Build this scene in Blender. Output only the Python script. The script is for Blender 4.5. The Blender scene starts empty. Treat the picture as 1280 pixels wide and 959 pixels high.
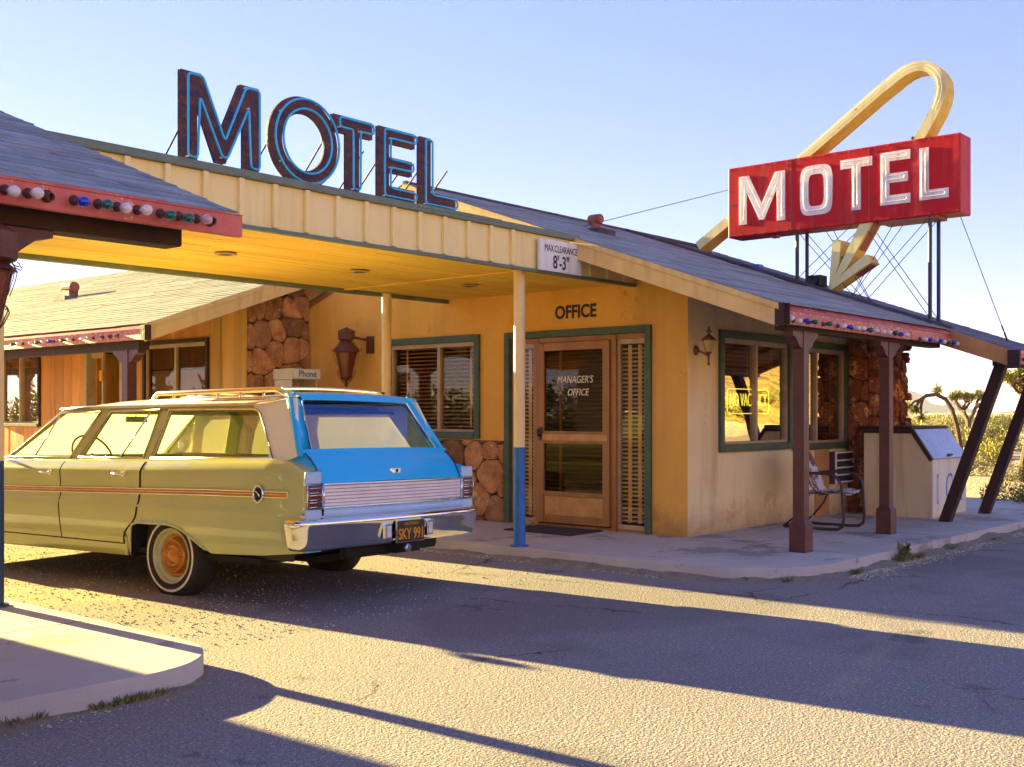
import bpy, math, random
from math import sin, cos, pi, radians as R
from mathutils import Vector as V, Matrix, noise as mn
random.seed(7)
SC = bpy.context.scene
COL = SC.collection
# ------------------------------------------------------------------ view frame
FPX, EYE, HZ = 1404.0, 1.3, 515.0
TH = R(40.4); CT, ST = cos(TH), sin(TH)
def ray(px):
    r = (px - 640) / FPX
    return CT + ST * r, ST - CT * r
def onX(X, px, py):
    a, b = ray(px); d = X / a; return V((X, d * b, EYE - (py - HZ) * d / FPX))
def onY(Y, px, py):
    a, b = ray(px); d = Y / b; return V((d * a, Y, EYE - (py - HZ) * d / FPX))
def at(px, d, z=0.0):
    a, b = ray(px); return V((a * d, b * d, z))

# ------------------------------------------------------------------ materials
def newmat(name):
    m = bpy.data.materials.new(name); m.use_nodes = True
    nt = m.node_tree; bs = nt.nodes['Principled BSDF']
    return m, nt, bs
def N(nt, t, **k):
    n = nt.nodes.new(t)
    for a, b in k.items():
        if a in n.inputs: n.inputs[a].default_value = b
        else: setattr(n, a, b)
    return n
def c4(c): return (c[0], c[1], c[2], 1)
def noise(nt, scale, detail=6, rough=.6, vec=None, stretch=None):
    n = N(nt, 'ShaderNodeTexNoise'); n.inputs['Scale'].default_value = scale
    n.inputs['Detail'].default_value = detail; n.inputs['Roughness'].default_value = rough
    tc = nt.nodes.get('TC') or N(nt, 'ShaderNodeTexCoord', name='TC')
    mp = N(nt, 'ShaderNodeMapping'); nt.links.new(tc.outputs['Object'], mp.inputs[0])
    if stretch: mp.inputs['Scale'].default_value = stretch
    nt.links.new(mp.outputs[0], n.inputs['Vector'])
    return n
def ramp(nt, fac, pts):
    r = N(nt, 'ShaderNodeValToRGB'); e = r.color_ramp.elements
    while len(e) < len(pts): e.new(.5)
    for i, (p, c) in enumerate(pts):
        e[i].position = p; e[i].color = c4(c) if len(c) == 3 else c
    nt.links.new(fac, r.inputs[0]); return r
def mix(nt, fac, a, b, mode='MIX'):
    m = N(nt, 'ShaderNodeMix', data_type='RGBA', blend_type=mode)
    L = nt.links
    for i, v in ((0, fac), (6, a), (7, b)):
        if hasattr(v, 'links'): L.new(v, m.inputs[i])
        elif i == 0: m.inputs[0].default_value = v
        else: m.inputs[i].default_value = c4(v)
    return m.outputs[2]
def pm(name, c1, c2=None, scale=3, rough=.6, bump=0, bscale=40, metal=0, coat=0, spots=None, streak=None, rnd=0, stretch=None, spec=.5, splash=None):
    """weathered procedural surface: two-tone noise, optional patches, vertical streaks, bump"""
    m, nt, bs = newmat(name); L = nt.links
    c2 = c2 or tuple(x * .8 for x in c1)
    n = noise(nt, scale, stretch=stretch)
    col = ramp(nt, n.outputs[0], [(.35, c1), (.65, c2)]).outputs[0]
    if streak:
        sc, scol, am = streak
        s = noise(nt, sc, 4, stretch=(1, 1, .12))
        f = ramp(nt, s.outputs[0], [(.5, (0, 0, 0)), (.72, (am, am, am))]).outputs[0]
        col = mix(nt, f, col, scol)
    if spots:
        for (sc, scol, th) in spots:
            s = noise(nt, sc, 8, .7)
            f = ramp(nt, s.outputs[0], [(th, (0, 0, 0)), (th + .03, (1, 1, 1))]).outputs[0]
            col = mix(nt, f, col, scol)
    if splash:      # dirt thrown up from the ground, ragged upper edge
        sh, sc_, sa = splash; sx_ = N(nt, 'ShaderNodeSeparateXYZ'); L.new(nt.nodes['TC'].outputs['Object'], sx_.inputs[0])
        sn = noise(nt, 7, 8, .7); ma = N(nt, 'ShaderNodeMath', operation='MULTIPLY_ADD'); L.new(sn.outputs[0], ma.inputs[0]); ma.inputs[1].default_value = -sh * 1.6; L.new(sx_.outputs['Z'], ma.inputs[2])
        mr_ = N(nt, 'ShaderNodeMapRange'); L.new(ma.outputs[0], mr_.inputs[0]); mr_.inputs[1].default_value = -sh * .9; mr_.inputs[2].default_value = sh * .25; mr_.inputs[3].default_value = sa; mr_.inputs[4].default_value = 0
        col = mix(nt, mr_.outputs[0], col, sc_)
    if rnd:
        at_ = N(nt, 'ShaderNodeAttribute', attribute_name='rnd')
        mr = N(nt, 'ShaderNodeMapRange'); L.new(at_.outputs['Fac'], mr.inputs[0])
        mr.inputs[3].default_value = 1 - rnd; mr.inputs[4].default_value = 1 + rnd
        hs = N(nt, 'ShaderNodeHueSaturation'); L.new(mr.outputs[0], hs.inputs['Value']); L.new(col, hs.inputs['Color'])
        col = hs.outputs[0]
    L.new(col, bs.inputs['Base Color'])
    bs.inputs['Metallic'].default_value = metal
    bs.inputs['Specular IOR Level'].default_value = spec
    rr = noise(nt, scale * 4)
    mr = N(nt, 'ShaderNodeMapRange'); L.new(rr.outputs[0], mr.inputs[0])
    mr.inputs[3].default_value = max(0.02, rough * .75); mr.inputs[4].default_value = min(1, rough * 1.25)
    L.new(mr.outputs[0], bs.inputs['Roughness'])
    if coat: bs.inputs['Coat Weight'].default_value = coat; bs.inputs['Coat Roughness'].default_value = .06
    if bump:
        b = N(nt, 'ShaderNodeBump'); b.inputs['Strength'].default_value = min(1, bump); b.inputs['Distance'].default_value = .01 * max(1, bump)
        bn = noise(nt, bscale, 8, .65, stretch=stretch); L.new(bn.outputs[0], b.inputs['Height']); L.new(b.outputs[0], bs.inputs['Normal'])
    return m
M = {}
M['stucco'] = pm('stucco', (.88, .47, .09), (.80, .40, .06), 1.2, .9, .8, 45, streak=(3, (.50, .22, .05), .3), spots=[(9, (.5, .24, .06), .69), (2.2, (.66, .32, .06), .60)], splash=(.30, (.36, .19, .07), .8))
M['stucco_pale'] = pm('bounce_pale_stucco', (.97, .78, .42), (.91, .69, .33), 1.2, .9, .8, 45, streak=(3.2, (.55, .30, .12), .5), spots=[(5, (.52, .24, .08), .69), (2, (.80, .55, .24), .60)], splash=(.30, (.42, .25, .11), .8))  # same paint as the facade, its different bounce light put into the colour
M['stucco_left'] = pm('stucco_cream', (.78, .66, .42), (.7, .56, .33), 1.2, .9, .6, 55)
M['inside'] = pm('inside_wall', (.10, .06, .035), (.07, .045, .03), 2, .9)
M['green'] = pm('green_trim_paint', (.075, .12, .06), (.05, .085, .05), 5, .55, .2, 60, spots=[(14, (.2, .13, .06), .68)])
M['greencap'] = pm('green_cap_metal', (.17, .22, .15), (.12, .16, .13), 5, .5, .1, 30)
M['fascia'] = pm('cream_panel_paint', (.98, .80, .36), (.96, .75, .30), 2.2, .6, .12, 40, streak=(11, (.62, .42, .16), .25), spots=[(22, (.45, .25, .09), .71)])
M['rake'] = pm('ochre_board_paint', (.82, .56, .2), (.74, .47, .15), 3, .65, .25, 40, streak=(9, (.42, .2, .06), .45), spots=[(20, (.3, .12, .04), .72)])
M['soffit'] = pm('yellow_ceiling_paint', (.90, .56, .07), (.76, .42, .04), 2.5, .6, .2, 30, stretch=(.25, 1, 1), spots=[(18, (.33, .16, .03), .72)])
M['redfascia'] = pm('peeling_red_board', (.62, .17, .11), (.50, .11, .07), 6, .55, .5, 50, spots=[(38, (.80, .56, .44), .55), (26, (.20, .05, .03), .60)])
M['redmetal'] = pm('red_sheet_metal', (.66, .16, .12), (.46, .08, .06), 3.5, .42, .3, 12, metal=.2, spots=[(30, (.2, .06, .05), .69), (6, (.78, .36, .30), .62)])
M['brownbeam'] = pm('dark_brown_timber', (.055, .018, .012), (.035, .012, .01), 6, .7, .4, 60, stretch=(1, 1, .3))
M['postbrown'] = pm('maroon_post_paint', (.13, .035, .03), (.09, .025, .022), 5, .45, .15, 40, spots=[(24, (.3, .14, .1), .72)])
M['postcream'] = pm('cream_post_paint', (.84, .66, .34), (.78, .56, .26), 3, .5, .1, 40, spots=[(26, (.4, .18, .05), .71)])
M['postblue'] = pm('blue_post_paint', (.02, .16, .48), (.015, .11, .38), 4, .45, .1, 40, spots=[(24, (.55, .5, .4), .72)])
M['postnavy'] = pm('navy_post_paint', (.012, .05, .12), (.01, .035, .09), 4, .45, .1, 40)
M['woodwall'] = pm('redwood_plank', (.74, .32, .05), (.56, .20, .03), 2.5, .6, .35, 26, stretch=(1.5, 1.5, .15), rnd=.22, streak=(16, (.3, .08, .02), .5))
M['woodlight'] = pm('golden_plank', (.72, .40, .08), (.6, .3, .06), 3, .6, .3, 26, stretch=(1.5, 1.5, .15), rnd=.15)
M['under'] = pm('roof_underside_wood', (.34, .14, .045), (.24, .09, .03), 4, .8, .3, 40)
M['doorwood'] = pm('varnished_door_wood', (.40, .17, .04), (.28, .10, .022), 3, .42, .2, 40, stretch=(1.5, 1.5, .15))
M['doorgold'] = pm('worn_gold_rail', (.62, .32, .09), (.45, .2, .06), 6, .4, .2, 40)
M['frame_tan'] = pm('tan_window_frame', (.50, .36, .22), (.42, .27, .15), 6, .5, .1, 50)
M['alu'] = pm('window_aluminium', (.62, .58, .52), (.5, .46, .4), 6, .35, metal=.6)
M['blind'] = pm('blind_slat', (.66, .42, .21), (.54, .33, .15), 5, .5)
M['blinddark'] = pm('dark_blind_slat', (.36, .20, .10), (.26, .14, .07), 5, .5)
M['curtain'] = pm('curtain_cloth', (.62, .5, .36), (.45, .3, .17), 9, .9, stretch=(3, 3, .2))
M['curtainwhite'] = pm('white_blind_cloth', (.95, .92, .86), (.9, .85, .78), 4, .9)
M['stone'] = pm('ochre_fieldstone', (.54, .26, .10), (.30, .12, .045), 6, .8, 2.0, 20, rnd=.5, spots=[(8, (.66, .38, .15), .60), (13, (.16, .05, .02), .64)])
M['lavastone'] = pm('red_lava_rock', (.42, .13, .04), (.16, .04, .018), 7, .8, 2.5, 16, rnd=.5, spots=[(7, (.62, .30, .09), .56)])
M['mortar'] = pm('dark_mortar', (.10, .045, .025), (.07, .03, .018), 9, .95, .5, 50)
M['concrete'] = pm('sidewalk_concrete', (.56, .51, .48), (.45, .41, .39), 1.4, .85, .45, 70, spots=[(1.1, (.33, .285, .26), .56), (3.5, (.30, .25, .22), .63), (60, (.26, .22, .2), .66)])
M['joint'] = pm('dark_joint', (.06, .05, .05), None, 5, .9)
M['steel'] = pm('dark_steel', (.035, .035, .045), (.06, .045, .04), 8, .5, .1, 40)
M['blackplastic'] = pm('black_plastic', (.012, .012, .015), None, 8, .45)
M['rustletter'] = pm('rusty_blue_letter', (.03, .02, .07), (.17, .055, .02), 7, .6, .5, 60, stretch=(.6, 1, 2.5), spots=[(24, (.26, .09, .03), .57), (40, (.03, .02, .12), .58), (30, (.75, .68, .6), .745)])
M['neoncyan'] = pm('cyan_neon_tube', (.01, .52, .92), (.008, .46, .88), 5, .18, coat=.6)
M['neonwhite'] = pm('white_neon_tube', (.95, .88, .86), None, 5, .15, coat=.6)
M['neonyellow'] = pm('pale_yellow_neon_tube', (.9, .85, .15), (.8, .75, .1), 5, .2)
_b = M['neonyellow'].node_tree.nodes['Principled BSDF']; _b.inputs['Emission Color'].default_value = (.9, .85, .1, 1); _b.inputs['Emission Strength'].default_value = .35
M['signred'] = pm('faded_red_sign_paint', (.60, .004, .006), (.50, .003, .006), 2, .5, .1, 30, spec=.25, spots=[(11, (.62, .03, .03), .66), (34, (.12, .02, .02), .735)], streak=(9, (.62, .10, .08), .4))
for _x in (0,): M['signred2'] = pm('rust_run', (.20, .05, .02), None, 9, .8)
M['signwhite'] = pm('white_letter_paint', (.90, .82, .78), (.84, .72, .68), 6, .5, .1, 30, streak=(14, (.55, .22, .18), .7), spots=[(26, (.35, .2, .18), .70), (10, (.70, .45, .42), .62)])
M['arrow'] = pm('pale_yellow_arrow_paint', (.92, .82, .38), (.84, .70, .26), 3, .5, .15, 30, spots=[(10, (.34, .20, .10), .66), (30, (.22, .10, .05), .67)], streak=(9, (.5, .35, .12), .4))
M['arrowside'] = pm('yellow_arrow_side_paint', (.86, .62, .07), (.76, .50, .05), 4, .5, .15, 30, spots=[(16, (.35, .2, .05), .68)], streak=(9, (.45, .25, .05), .5))
M['arrowred'] = pm('dull_red_inset', (.40, .06, .03), None, 5, .5)
M['white'] = pm('white_board_paint', (.86, .84, .80), (.80, .77, .72), 3, .5, .05, 30, streak=(12, (.55, .45, .35), .4))
M['black'] = pm('black_lettering_paint', (.012, .012, .012), None, 8, .5)
M['gray_label'] = pm('worn_gold_lettering', (.95, .85, .62), None, 8, .5)
M['rust'] = pm('rust', (.24, .07, .03), (.12, .035, .02), 12, .8, .6, 60)
M['ventred'] = pm('rusty_red_vent', (.40, .11, .06), (.3, .07, .04), 8, .55, .2, 40)
M['lanternmetal'] = pm('brown_lantern_metal', (.17, .045, .02), (.09, .022, .012), 9, .5, .3, 60)
M['lanternglass'] = pm('dark_red_glass', (.20, .018, .012), (.13, .012, .01), 12, .25, .4, 60, coat=.4)
M['lanternbronze'] = pm('bronze_lantern_metal', (.30, .13, .05), (.2, .08, .03), 9, .4, .2, 60, metal=.6)
M['amberglass'] = pm('amber_glass', (.62, .42, .14), None, 9, .25, coat=.4)
M['chairpaint'] = pm('rusty_white_chair_paint', (.72, .68, .66), (.6, .55, .52), 6, .5, .3, 50, spots=[(9, (.20, .05, .03), .50)])
M['chairdark'] = pm('dark_rusty_tube', (.05, .03, .03), (.09, .045, .035), 12, .5, .3, 50, spots=[(18, (.5, .45, .42), .63)])
M['icebox'] = pm('cream_ice_chest_paint', (.82, .66, .38), (.74, .55, .28), 1.6, .6, .1, 40, streak=(6, (.42, .25, .08), .55))
M['icefront'] = pm('pale_ice_chest_front', (.88, .83, .70), (.82, .74, .58), 1.6, .6, .05, 40, streak=(8, (.5, .35, .18), .35))
M['icelid'] = pm('galvanised_lid', (.52, .55, .66), (.44, .46, .56), 2.5, .3, .1, 20, metal=.5, streak=(12, (.3, .26, .3), .4))
M['iceblue'] = pm('faded_blue_lettering', (.06, .20, .68), (.16, .30, .72), 12, .6)
M['bulbwhite'] = pm('white_glass_bulb', (.88, .76, .74), None, 20, .15, coat=.5)
M['bulbblue'] = pm('blue_glass_bulb', (.01, .04, .55), None, 20, .12, coat=.5)
M['bulbgreen'] = pm('green_glass_bulb', (.004, .12, .075), None, 20, .12, coat=.5)
M['bulbclear'] = pm('clear_pink_glass_bulb', (.72, .45, .42), (.5, .28, .26), 30, .1, coat=.8)
M['socket'] = pm('rusty_bulb_socket', (.12, .04, .03), None, 20, .5)
M['shingle_blue'] = pm('blue_grey_shingle', (.32, .335, .345), (.24, .255, .265), 3, .85, .5, 160, rnd=.22, spots=[(2.0, (.30, .27, .30), .62)])
M['shingle_tan'] = pm('tan_shingle', (.205, .195, .17), (.16, .15, .13), 3, .85, .5, 160, rnd=.16)
M['ridge'] = pm('ridge_cap', (.10, .085, .10), (.06, .05, .06), 5, .85, .4, 80)
# car
def carpaint(name, c, c2, rough=.32, coat=.7, splash=None):
    return pm(name, c, c2, 1.5, rough, coat=coat, spots=[(70, tuple(x * .55 for x in c), .74)], splash=splash)
M['carbody'] = carpaint('champagne_car_paint', (.50, .52, .21), (.45, .47, .18), .20, 1.0, splash=(.22, (.26, .20, .12), .75))
M['carroof'] = carpaint('cream_car_roof_paint', (.88, .82, .60), (.85, .79, .57), .35, .5)
M['carskylit'] = carpaint('skylight_tinted_car_paint', (.012, .50, .92), (.01, .45, .88), .32, .4)  # blue skylight on the pale, shaded tail put into the paint colour
M['chrome'] = pm('chrome', (.82, .82, .84), (.76, .76, .79), 6, .10, metal=1)
M['chromedull'] = pm('dull_chrome', (.75, .70, .66), (.6, .5, .42), 14, .25, metal=1)
M['copper'] = pm('copper_stripe', (.55, .22, .10), (.48, .18, .08), 14, .35, metal=.4)
M['silverpanel'] = pm('brushed_silver_panel', (.80, .76, .80), (.72, .68, .72), 8, .4, metal=.25)
M['rubber'] = pm('tyre_rubber', (.018, .014, .014), (.03, .022, .02), 20, .85, .3, 90)
M['whitewall'] = pm('whitewall_rubber', (.85, .80, .72), None, 20, .6)
M['hubgold'] = pm('bronze_hubcap', (.62, .27, .07), (.45, .17, .04), 16, .34, metal=.75)
M['rimgreen'] = carpaint('champagne_wheel_paint', (.48, .47, .22), (.42, .42, .2), .3, .5)
M['lens'] = pm('red_lamp_lens', (.16, .004, .006), (.1, .002, .004), 30, .12, coat=1)
M['lensclear'] = pm('pale_lamp_lens', (.8, .8, .75), None, 30, .12, coat=1)
M['interior'] = pm('car_interior_trim', (.07, .065, .045), (.05, .045, .03), 12, .7)
M['seat'] = pm('olive_vinyl_seat', (.12, .12, .06), (.09, .09, .045), 12, .5)
M['plateblack'] = pm('black_plate', (.012, .01, .008), None, 9, .4)
M['amber'] = pm('amber_plate_paint', (.85, .32, .02), None, 9, .5)
M['darkgap'] = pm('dark_gap', (.01, .01, .01), None, 9, .9)
M['mirrorgreen'] = pm('green_mirror_back', (.10, .30, .03), None, 9, .3)
M['phoneblue'] = pm('blue_lettering', (.02, .20, .62), None, 9, .5)
M['phonebeige'] = pm('beige_kiosk_metal', (.62, .52, .38), (.55, .44, .3), 6, .5)
M['mat'] = pm('dark_doormat', (.05, .04, .06), (.03, .025, .04), 60, .95, .5, 200)
M['bark'] = pm('joshua_bark', (.12, .068, .04), (.07, .04, .025), 14, .9, 1, 40)
M['grassweed'] = pm('weed_blades', (.12, .16, .03), (.30, .24, .09), 5, .7, rnd=.45)
def leafmat(name, c, c2):
    m = pm(name, c, c2, 1.5, .65, rnd=.45)
    return m
M['leaf_yellow'] = leafmat('yellow_green_scrub_leaf', (.34, .30, .045), (.24, .22, .04))
M['leaf_olive'] = leafmat('olive_scrub_leaf', (.20, .19, .05), (.14, .14, .045))
M['leaf_grey'] = leafmat('pale_sage_leaf', (.34, .30, .17), (.26, .22, .12))
M['leaf_joshua'] = leafmat('joshua_spike', (.30, .28, .05), (.20, .20, .04))
M['rock'] = pm('desert_rock', (.45, .33, .22), (.36, .25, .17), .6, .9, 1, 3)
M['mountain'] = pm('distant_mountain', (.24, .17, .17), (.18, .13, .13), .01, .95, .8, .03)
def glass(name, tint, base=.10, ior=1.6, rough=.0, gc=(1, 1, 1)):
    m, nt, bs = newmat(name); nt.nodes.remove(bs); out = nt.nodes['Material Output']
    tr = N(nt, 'ShaderNodeBsdfTransparent'); tr.inputs[0].default_value = c4(tint)
    gl = N(nt, 'ShaderNodeBsdfGlossy'); gl.inputs['Roughness'].default_value = rough; gl.inputs[0].default_value = c4(gc)
    fr = N(nt, 'ShaderNodeFresnel'); ge = N(nt, 'ShaderNodeNewGeometry'); im = N(nt, 'ShaderNodeMath', operation='MULTIPLY_ADD'); im.inputs[1].default_value = 1 / ior - ior; im.inputs[2].default_value = ior; nt.links.new(ge.outputs['Backfacing'], im.inputs[0]); nt.links.new(im.outputs[0], fr.inputs[0])
    add = N(nt, 'ShaderNodeMath', operation='ADD', use_clamp=True); add.inputs[1].default_value = base
    mx = N(nt, 'ShaderNodeMixShader'); L = nt.links
    # old panes are a little wavy
    b = N(nt, 'ShaderNodeBump'); b.inputs['Strength'].default_value = .12; b.inputs['Distance'].default_value = .02
    nn = noise(nt, 1.6, 1); L.new(nn.outputs[0], b.inputs['Height']); L.new(b.outputs[0], gl.inputs['Normal'])
    L.new(fr.outputs[0], add.inputs[0]); L.new(add.outputs[0], mx.inputs[0]); L.new(tr.outputs[0], mx.inputs[1]); L.new(gl.outputs[0], mx.inputs[2]); L.new(mx.outputs[0], out.inputs[0])
    return m
M['glass'] = glass('window_glass', (.88, .80, .66), .24, 1.6)
M['glassfront'] = glass('front_window_glass', (.92, .85, .70), .0, 1.36)
M['clearpane'] = glass('sidelight_glass', (.95, .92, .86), 0, 1.3)
M['glassdoor'] = glass('door_glass', (.66, .56, .44), .0, 1.38)
M['carglass'] = glass('car_glass', (.97, .99, .78), .10, 1.5, gc=(.92, .96, .42))
M['rearglass'] = glass('car_rear_glass', (.92, .96, .95), .16, 1.5, gc=(.06, .36, 1))  # gloss coloured blue to stand in for the sky's reflection

def cloudy(name, tr, df, k):
    m, nt, bs = newmat(name); nt.nodes.remove(bs); L = nt.links
    a = N(nt, 'ShaderNodeBsdfTransparent'); a.inputs[0].default_value = c4(tr); b = N(nt, 'ShaderNodeBsdfTranslucent'); b.inputs[0].default_value = c4(df); c = N(nt, 'ShaderNodeBsdfDiffuse'); c.inputs[0].default_value = c4(df)
    n = noise(nt, 3, 6, .7); r = N(nt, 'ShaderNodeMapRange'); L.new(n.outputs[0], r.inputs[0]); r.inputs[3].default_value = k - .12; r.inputs[4].default_value = k + .12
    m1, m2 = N(nt, 'ShaderNodeMixShader'), N(nt, 'ShaderNodeMixShader'); m1.inputs[0].default_value = .35; L.new(b.outputs[0], m1.inputs[1]); L.new(c.outputs[0], m1.inputs[2]); L.new(r.outputs[0], m2.inputs[0]); L.new(a.outputs[0], m2.inputs[1]); L.new(m1.outputs[0], m2.inputs[2]); L.new(m2.outputs[0], nt.nodes['Material Output'].inputs[0])
    return m
M['blockscreen'] = cloudy('sun_blocking_windscreen', (.9, .92, .7), (.80, .82, .55), .86)  # near-opaque film added to stop sun passing through the cabin
M['dustyglass'] = cloudy('dusty_car_glass', (.95, .97, .75), (.86, .88, .56), .60)
# ------------------------------------------------------------------ mesh builder
class MB:
    def __init__(s): s.v = []; s.f = []; s.m = []; s.r = []
    def add(s, vs, fs, m=0, r=None):
        o = len(s.v); s.v += [tuple(p) for p in vs]
        if r is None: r = random.random()
        for f in fs: s.f.append([i + o for i in f]); s.m.append(m); s.r.append(r)
        return s
    def box(s, x0, x1, y0, y1, z0, z1, m=0, r=None):
        if x0 > x1: x0, x1 = x1, x0
        if y0 > y1: y0, y1 = y1, y0
        if z0 > z1: z0, z1 = z1, z0
        vs = [(x0, y0, z0), (x1, y0, z0), (x1, y1, z0), (x0, y1, z0), (x0, y0, z1), (x1, y0, z1), (x1, y1, z1), (x0, y1, z1)]
        return s.add(vs, [(0, 3, 2, 1), (4, 5, 6, 7), (0, 1, 5, 4), (1, 2, 6, 5), (2, 3, 7, 6), (3, 0, 4, 7)], m, r)
    def prism(s, pts, ext, m=0, r=None):
        """polygon (3-D points) swept along the vector ext"""
        n = len(pts); pts = [V(p) for p in pts]; e = V(ext)
        vs = pts + [p + e for p in pts]
        return s.add(vs, [tuple(range(n))[::-1], tuple(range(n, 2 * n))] + [(i, (i + 1) % n, n + (i + 1) % n, n + i) for i in range(n)], m, r)
    def tube(s, pts, r, n=8, m=0, closed=False, cap=True):
        pts = [V(p) for p in pts]; k = len(pts)
        rr = r if isinstance(r, (list, tuple)) else [r] * k
        vs = []; up = None
        for i, p in enumerate(pts):
            if closed: t = pts[(i + 1) % k] - pts[i - 1]
            else: t = pts[min(i + 1, k - 1)] - pts[max(i - 1, 0)]
            t = t.normalized() if t.length > 1e-9 else V((0, 0, 1))
            if up is None:
                up = V((0, 0, 1)) if abs(t.z) < .9 else V((1, 0, 0))
            a = t.cross(up)
            if a.length < 1e-4: a = t.orthogonal()
            a.normalize(); b = a.cross(t).normalized(); up = b
            for j in range(n):
                w = 2 * pi * j / n; vs.append(p + (a * cos(w) + b * sin(w)) * rr[i])
        fs = []
        for i in range(k if closed else k - 1):
            i2 = (i + 1) % k
            for j in range(n):
                fs.append((i * n + j, i * n + (j + 1) % n, i2 * n + (j + 1) % n, i2 * n + j))
        if cap and not closed: fs += [tuple(range(n))[::-1], tuple(range((k - 1) * n, k * n))]
        return s.add(vs, fs, m)
    def lathe(s, prof, c=(0, 0, 0), axis=(0, 0, 1), n=20, m=0):
        """prof: list of (radius, height along axis)"""
        ax = V(axis).normalized(); a = ax.orthogonal().normalized(); b = ax.cross(a); c = V(c); vs = []
        for (r, h) in prof:
            for j in range(n):
                w = 2 * pi * j / n; vs.append(c + ax * h + (a * cos(w) + b * sin(w)) * max(r, 1e-5))
        fs = [(i * n + j, i * n + (j + 1) % n, (i + 1) * n + (j + 1) % n, (i + 1) * n + j) for i in range(len(prof) - 1) for j in range(n)]
        return s.add(vs, fs, m)
    def grid(s, fn, us, vs_, m=0, flip=False):
        nu, nv = len(us), len(vs_)
        P = [fn(u, v) for u in us for v in vs_]
        fs = []
        for i in range(nu - 1):
            for j in range(nv - 1):
                q = [i * nv + j, (i + 1) * nv + j, (i + 1) * nv + j + 1, i * nv + j + 1]
                q2 = []
                for k in q:
                    if not q2 or all((V(P[k]) - V(P[w])).length > 1e-5 for w in q2): q2.append(k)
                if len(q2) > 2: fs.append(tuple(q2[::-1] if flip else q2))
        return s.add(P, fs, m)
    def mirror(s):
        n = len(s.v); s.v += [(-x, y, z) for x, y, z in s.v]; k = len(s.f)
        for i in range(k): s.f.append([a + n for a in s.f[i]][::-1]); s.m.append(s.m[i]); s.r.append(s.r[i])
        return s
    def xf(s, mat):
        s.v = [tuple(mat @ V(p)) for p in s.v]; return s
    def build(s, name, mats, parent=None, org=(0, 0, 0), smooth=False, bevel=0, weld=False, sub=0, bseg=2, solid=0):
        me = bpy.data.meshes.new(name); o3 = V(org)
        me.from_pydata([V(p) - o3 for p in s.v], [], s.f)
        for m in (mats if isinstance(mats, (list, tuple)) else [mats]): me.materials.append(M[m] if isinstance(m, str) else m)
        me.polygons.foreach_set('material_index', s.m)
        a = me.attributes.new('rnd', 'FLOAT', 'FACE'); a.data.foreach_set('value', s.r)
        if smooth: me.polygons.foreach_set('use_smooth', [True] * len(s.f))
        me.update()
        o = bpy.data.objects.new(name, me); COL.objects.link(o)
        if parent: o.parent = parent
        else: o.location = o3
        if weld: w = o.modifiers.new('w', 'WELD'); w.merge_threshold = .0005
        if solid: w = o.modifiers.new('s', 'SOLIDIFY'); w.thickness = solid; w.offset = -1
        if bevel:
            b = o.modifiers.new('b', 'BEVEL'); b.width = bevel; b.segments = bseg; b.limit_method = 'ANGLE'; b.angle_limit = R(35); b.harden_normals = False
        if sub: b = o.modifiers.new('u', 'SUBSURF'); b.levels = sub; b.render_levels = sub
        return o
def thing(name, label, cat, loc=(0, 0, 0), rz=0, group=None):
    o = bpy.data.objects.new(name, None); COL.objects.link(o); o.location = loc; o.rotation_euler = (0, 0, rz)
    o.empty_display_size = .2; return tag(o, label, cat, group)
def tag(o, label, cat, group=None):
    o['label'] = label; o['category'] = cat
    if group: o['group'] = group
    return o
def struct(o, kind='structure'): o['kind'] = kind; return o
def smooth_by_angle(o, ang=40):
    try:
        me = o.data; me.polygons.foreach_set('use_smooth', [True] * len(me.polygons)); me.set_sharp_from_angle(angle=R(ang))
    except Exception: pass
    return o
def text_mb(mb, txt, P, ux, uz, size, ext=.004, m=0, sx=1.0, off=0, align='CENTER', shear=0):
    """lettering as a mesh: P = base point, ux = reading direction, uz = up"""
    cu = bpy.data.curves.new('t', 'FONT'); cu.body = txt; cu.size = size; cu.align_x = align; cu.extrude = ext; cu.offset = off; cu.shear = shear; cu.resolution_u = 4
    ob = bpy.data.objects.new('t', cu); COL.objects.link(ob)
    dg = bpy.context.evaluated_depsgraph_get(); me = ob.evaluated_get(dg).to_mesh()
    ux, uz, P = V(ux).normalized(), V(uz).normalized(), V(P); un = ux.cross(uz)
    vs = [P + ux * v.co.x * sx + uz * v.co.y + un * v.co.z for v in me.vertices]
    mb.add(vs, [tuple(p.vertices) for p in me.polygons], m)
    ob.to_mesh_clear(); bpy.data.objects.remove(ob); bpy.data.curves.remove(cu)
    return mb
def wall_holes(mb, ax, c0, c1, u0, u1, z0, z1, holes, m=0):
    us = sorted({u0, u1, *[h[0] for h in holes], *[h[1] for h in holes]}); zs = sorted({z0, z1, *[h[2] for h in holes], *[h[3] for h in holes]})
    for i in range(len(us) - 1):
        run = None
        for j in range(len(zs) - 1):
            um, zm = (us[i] + us[i + 1]) / 2, (zs[j] + zs[j + 1]) / 2
            if any(h[0] < um < h[1] and h[2] < zm < h[3] for h in holes):
                if run: _pc(mb, ax, c0, c1, us[i], us[i + 1], *run, m); run = None
            else: run = (run[0], zs[j + 1]) if run else (zs[j], zs[j + 1])
        if run: _pc(mb, ax, c0, c1, us[i], us[i + 1], *run, m)
    return mb
def _pc(mb, ax, c0, c1, a, b, z0, z1, m):
    if ax == 'X': mb.box(c0, c1, a, b, z0, z1, m)
    else: mb.box(a, b, c0, c1, z0, z1, m)
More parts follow.
